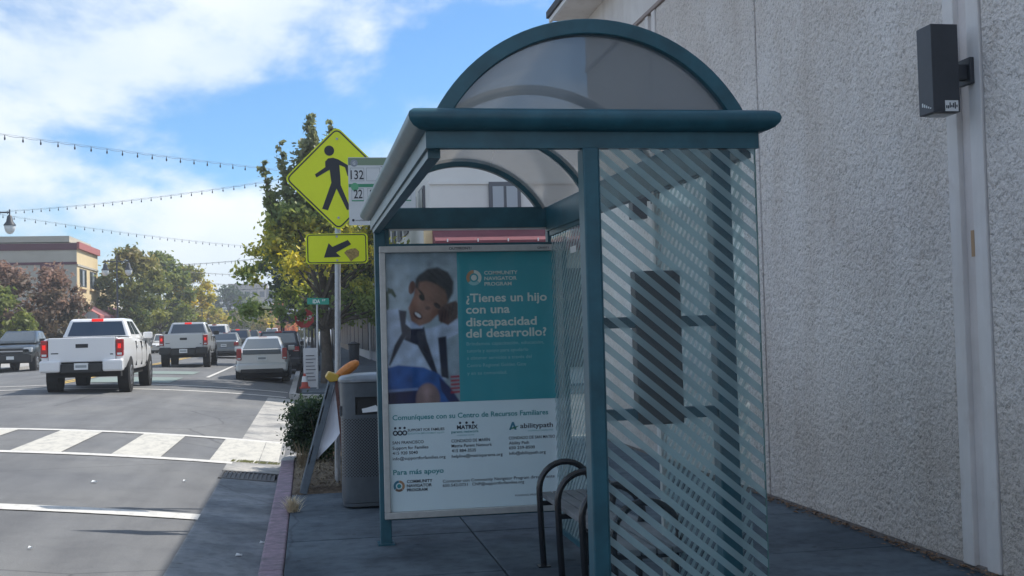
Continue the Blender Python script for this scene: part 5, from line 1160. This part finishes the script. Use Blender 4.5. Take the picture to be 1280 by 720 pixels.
# ------------------------------------------------------------------ small street things beyond the side street
sg = empty('street_name_sign', (.235, 33, .15), 'green IDA street name sign on a steel pole', 'sign')
MB().tube([(.235, 33, .1), (.27, 33, 2.62)], .03, 10).build('pole', GALV, sg, smooth=50)
sp_ = plate([(-.005, 2.52), (.60, 2.50), (.60, 2.68), (-.005, 2.70)], 32.96, .01, mat('street_sign_green', (.01, .28, .20), .5), sg, 'name_plate')
text('lettering', 'IDA', .15, 2.545, 32.955, .20, SIGNW, sp_, .15, .02); text('lettering', 'ST', .41, 2.60, 32.955, .09, SIGNW, sp_, .07, .01)
st_ = empty('stop_sign', (-.10, 34.9, .15), 'red octagonal stop sign in the tree shade', 'sign')
MB().tube([(-.10, 34.93, .1), (-.10, 34.93, 2.45)], .03, 10).build('pole', GALV, st_, smooth=50)
oc = [(-.10+.30*math.cos(R(22.5+45*k)), 2.16+.30*math.sin(R(22.5+45*k))) for k in range(8)]
sp_ = plate(oc, 34.88, .01, mat('stop_red', (.42, .03, .035), .5), st_, 'octagon'); text('lettering', 'STOP', -.32, 2.08, 34.875, .44, SIGNW, sp_, .22, .02)
sn = empty('stop_sign', (-15.4, 74.0, ZS), 'back of a grey octagonal sign beside the white pickup cab', 'sign')
MB().tube([(-15.4, 76, ZS), (-15.4, 76, 3.2)], .035, 8).build('pole', GALV, sn); plate([(-13.35+.45*math.cos(R(22.5+45*k)), 3.0+.45*math.sin(R(22.5+45*k))) for k in range(8)], 76.05, .02, mat('sign_back', (.42, .43, .44), .6), sn, 'octagon')
ab = empty('sandwich_board', (.06, 34.3, .15), 'white sandwich board on the sidewalk corner behind the street name pole', 'board')
for s in (-1, 1): MB().hexa([(-.13, 34.3+s*.28, .15), (.27, 34.3+s*.28, .15), (.27, 34.3+s*.30, .15), (-.15, 34.3+s*.30, .15), (-.15, 34.3+s*.02, 1.28), (.27, 34.3+s*.02, 1.28), (.27, 34.3+s*.05, 1.28), (-.15, 34.3+s*.05, 1.28)]).build('panel', mat('board_white', (.52, .53, .54), .6), ab)
for k in range(8): MB().box(-.08, .2-.03*(k % 3), 34.0+.025*k, 34.01+.025*k, .35+.1*k, .37+.1*k).build('printed_line', NAVY, ab)
co = empty('traffic_cone', (-.12, 33.6, .15), 'small orange traffic cone beside the sandwich board', 'cone')
MB().box(-.27, .03, 33.45, 33.75, .15, .19).build('base', mat('cone_orange', (.42, .06, .035), .5), co); MB().lathe([(.11, .04), (.03, .42)], (-.12, 33.6, .15), 14).build('cone_body', mat('cone_orange', (.42, .06, .035), .5), co, smooth=50); MB().lathe([(.091, .18), (.061, .34)], (-.12, 33.6, .151), 14).build('reflective_band', SIGNW, co, smooth=50)
fb = empty('litter_bin', (2.3, 60, .15), 'grey litter bin far along the shaded sidewalk', 'bin'); MB().lathe([(.26, 0), (.28, .85), (.28, .9)], (2.3, 60, .15), 16).build('drum', BINM, fb, smooth=40); MB().lathe([(.30, .9), (.30, .98), (.05, 1.08)], (2.3, 60, .15), 16).build('lid', DARK, fb, smooth=40)
flush_texts()

# ------------------------------------------------------------------ the air down the street
hm = bpy.data.materials.new('haze'); hm.use_nodes = True; t = hm.node_tree; t.nodes.remove(t.nodes['Principled BSDF'])
pv = t.nodes.new('ShaderNodeVolumePrincipled'); pv.inputs['Color'].default_value = (.86, .92, 1.0, 1); pv.inputs['Density'].default_value = .0010; pv.inputs['Anisotropy'].default_value = .2
t.links.new(pv.outputs[0], t.nodes['Material Output'].inputs['Volume'])
tag(MB().box(-2600, 2600, -320, 4600, -1.6, 20).build('haze', hm, kind='stuff'), 'pale thin haze lying over the whole street', 'haze')
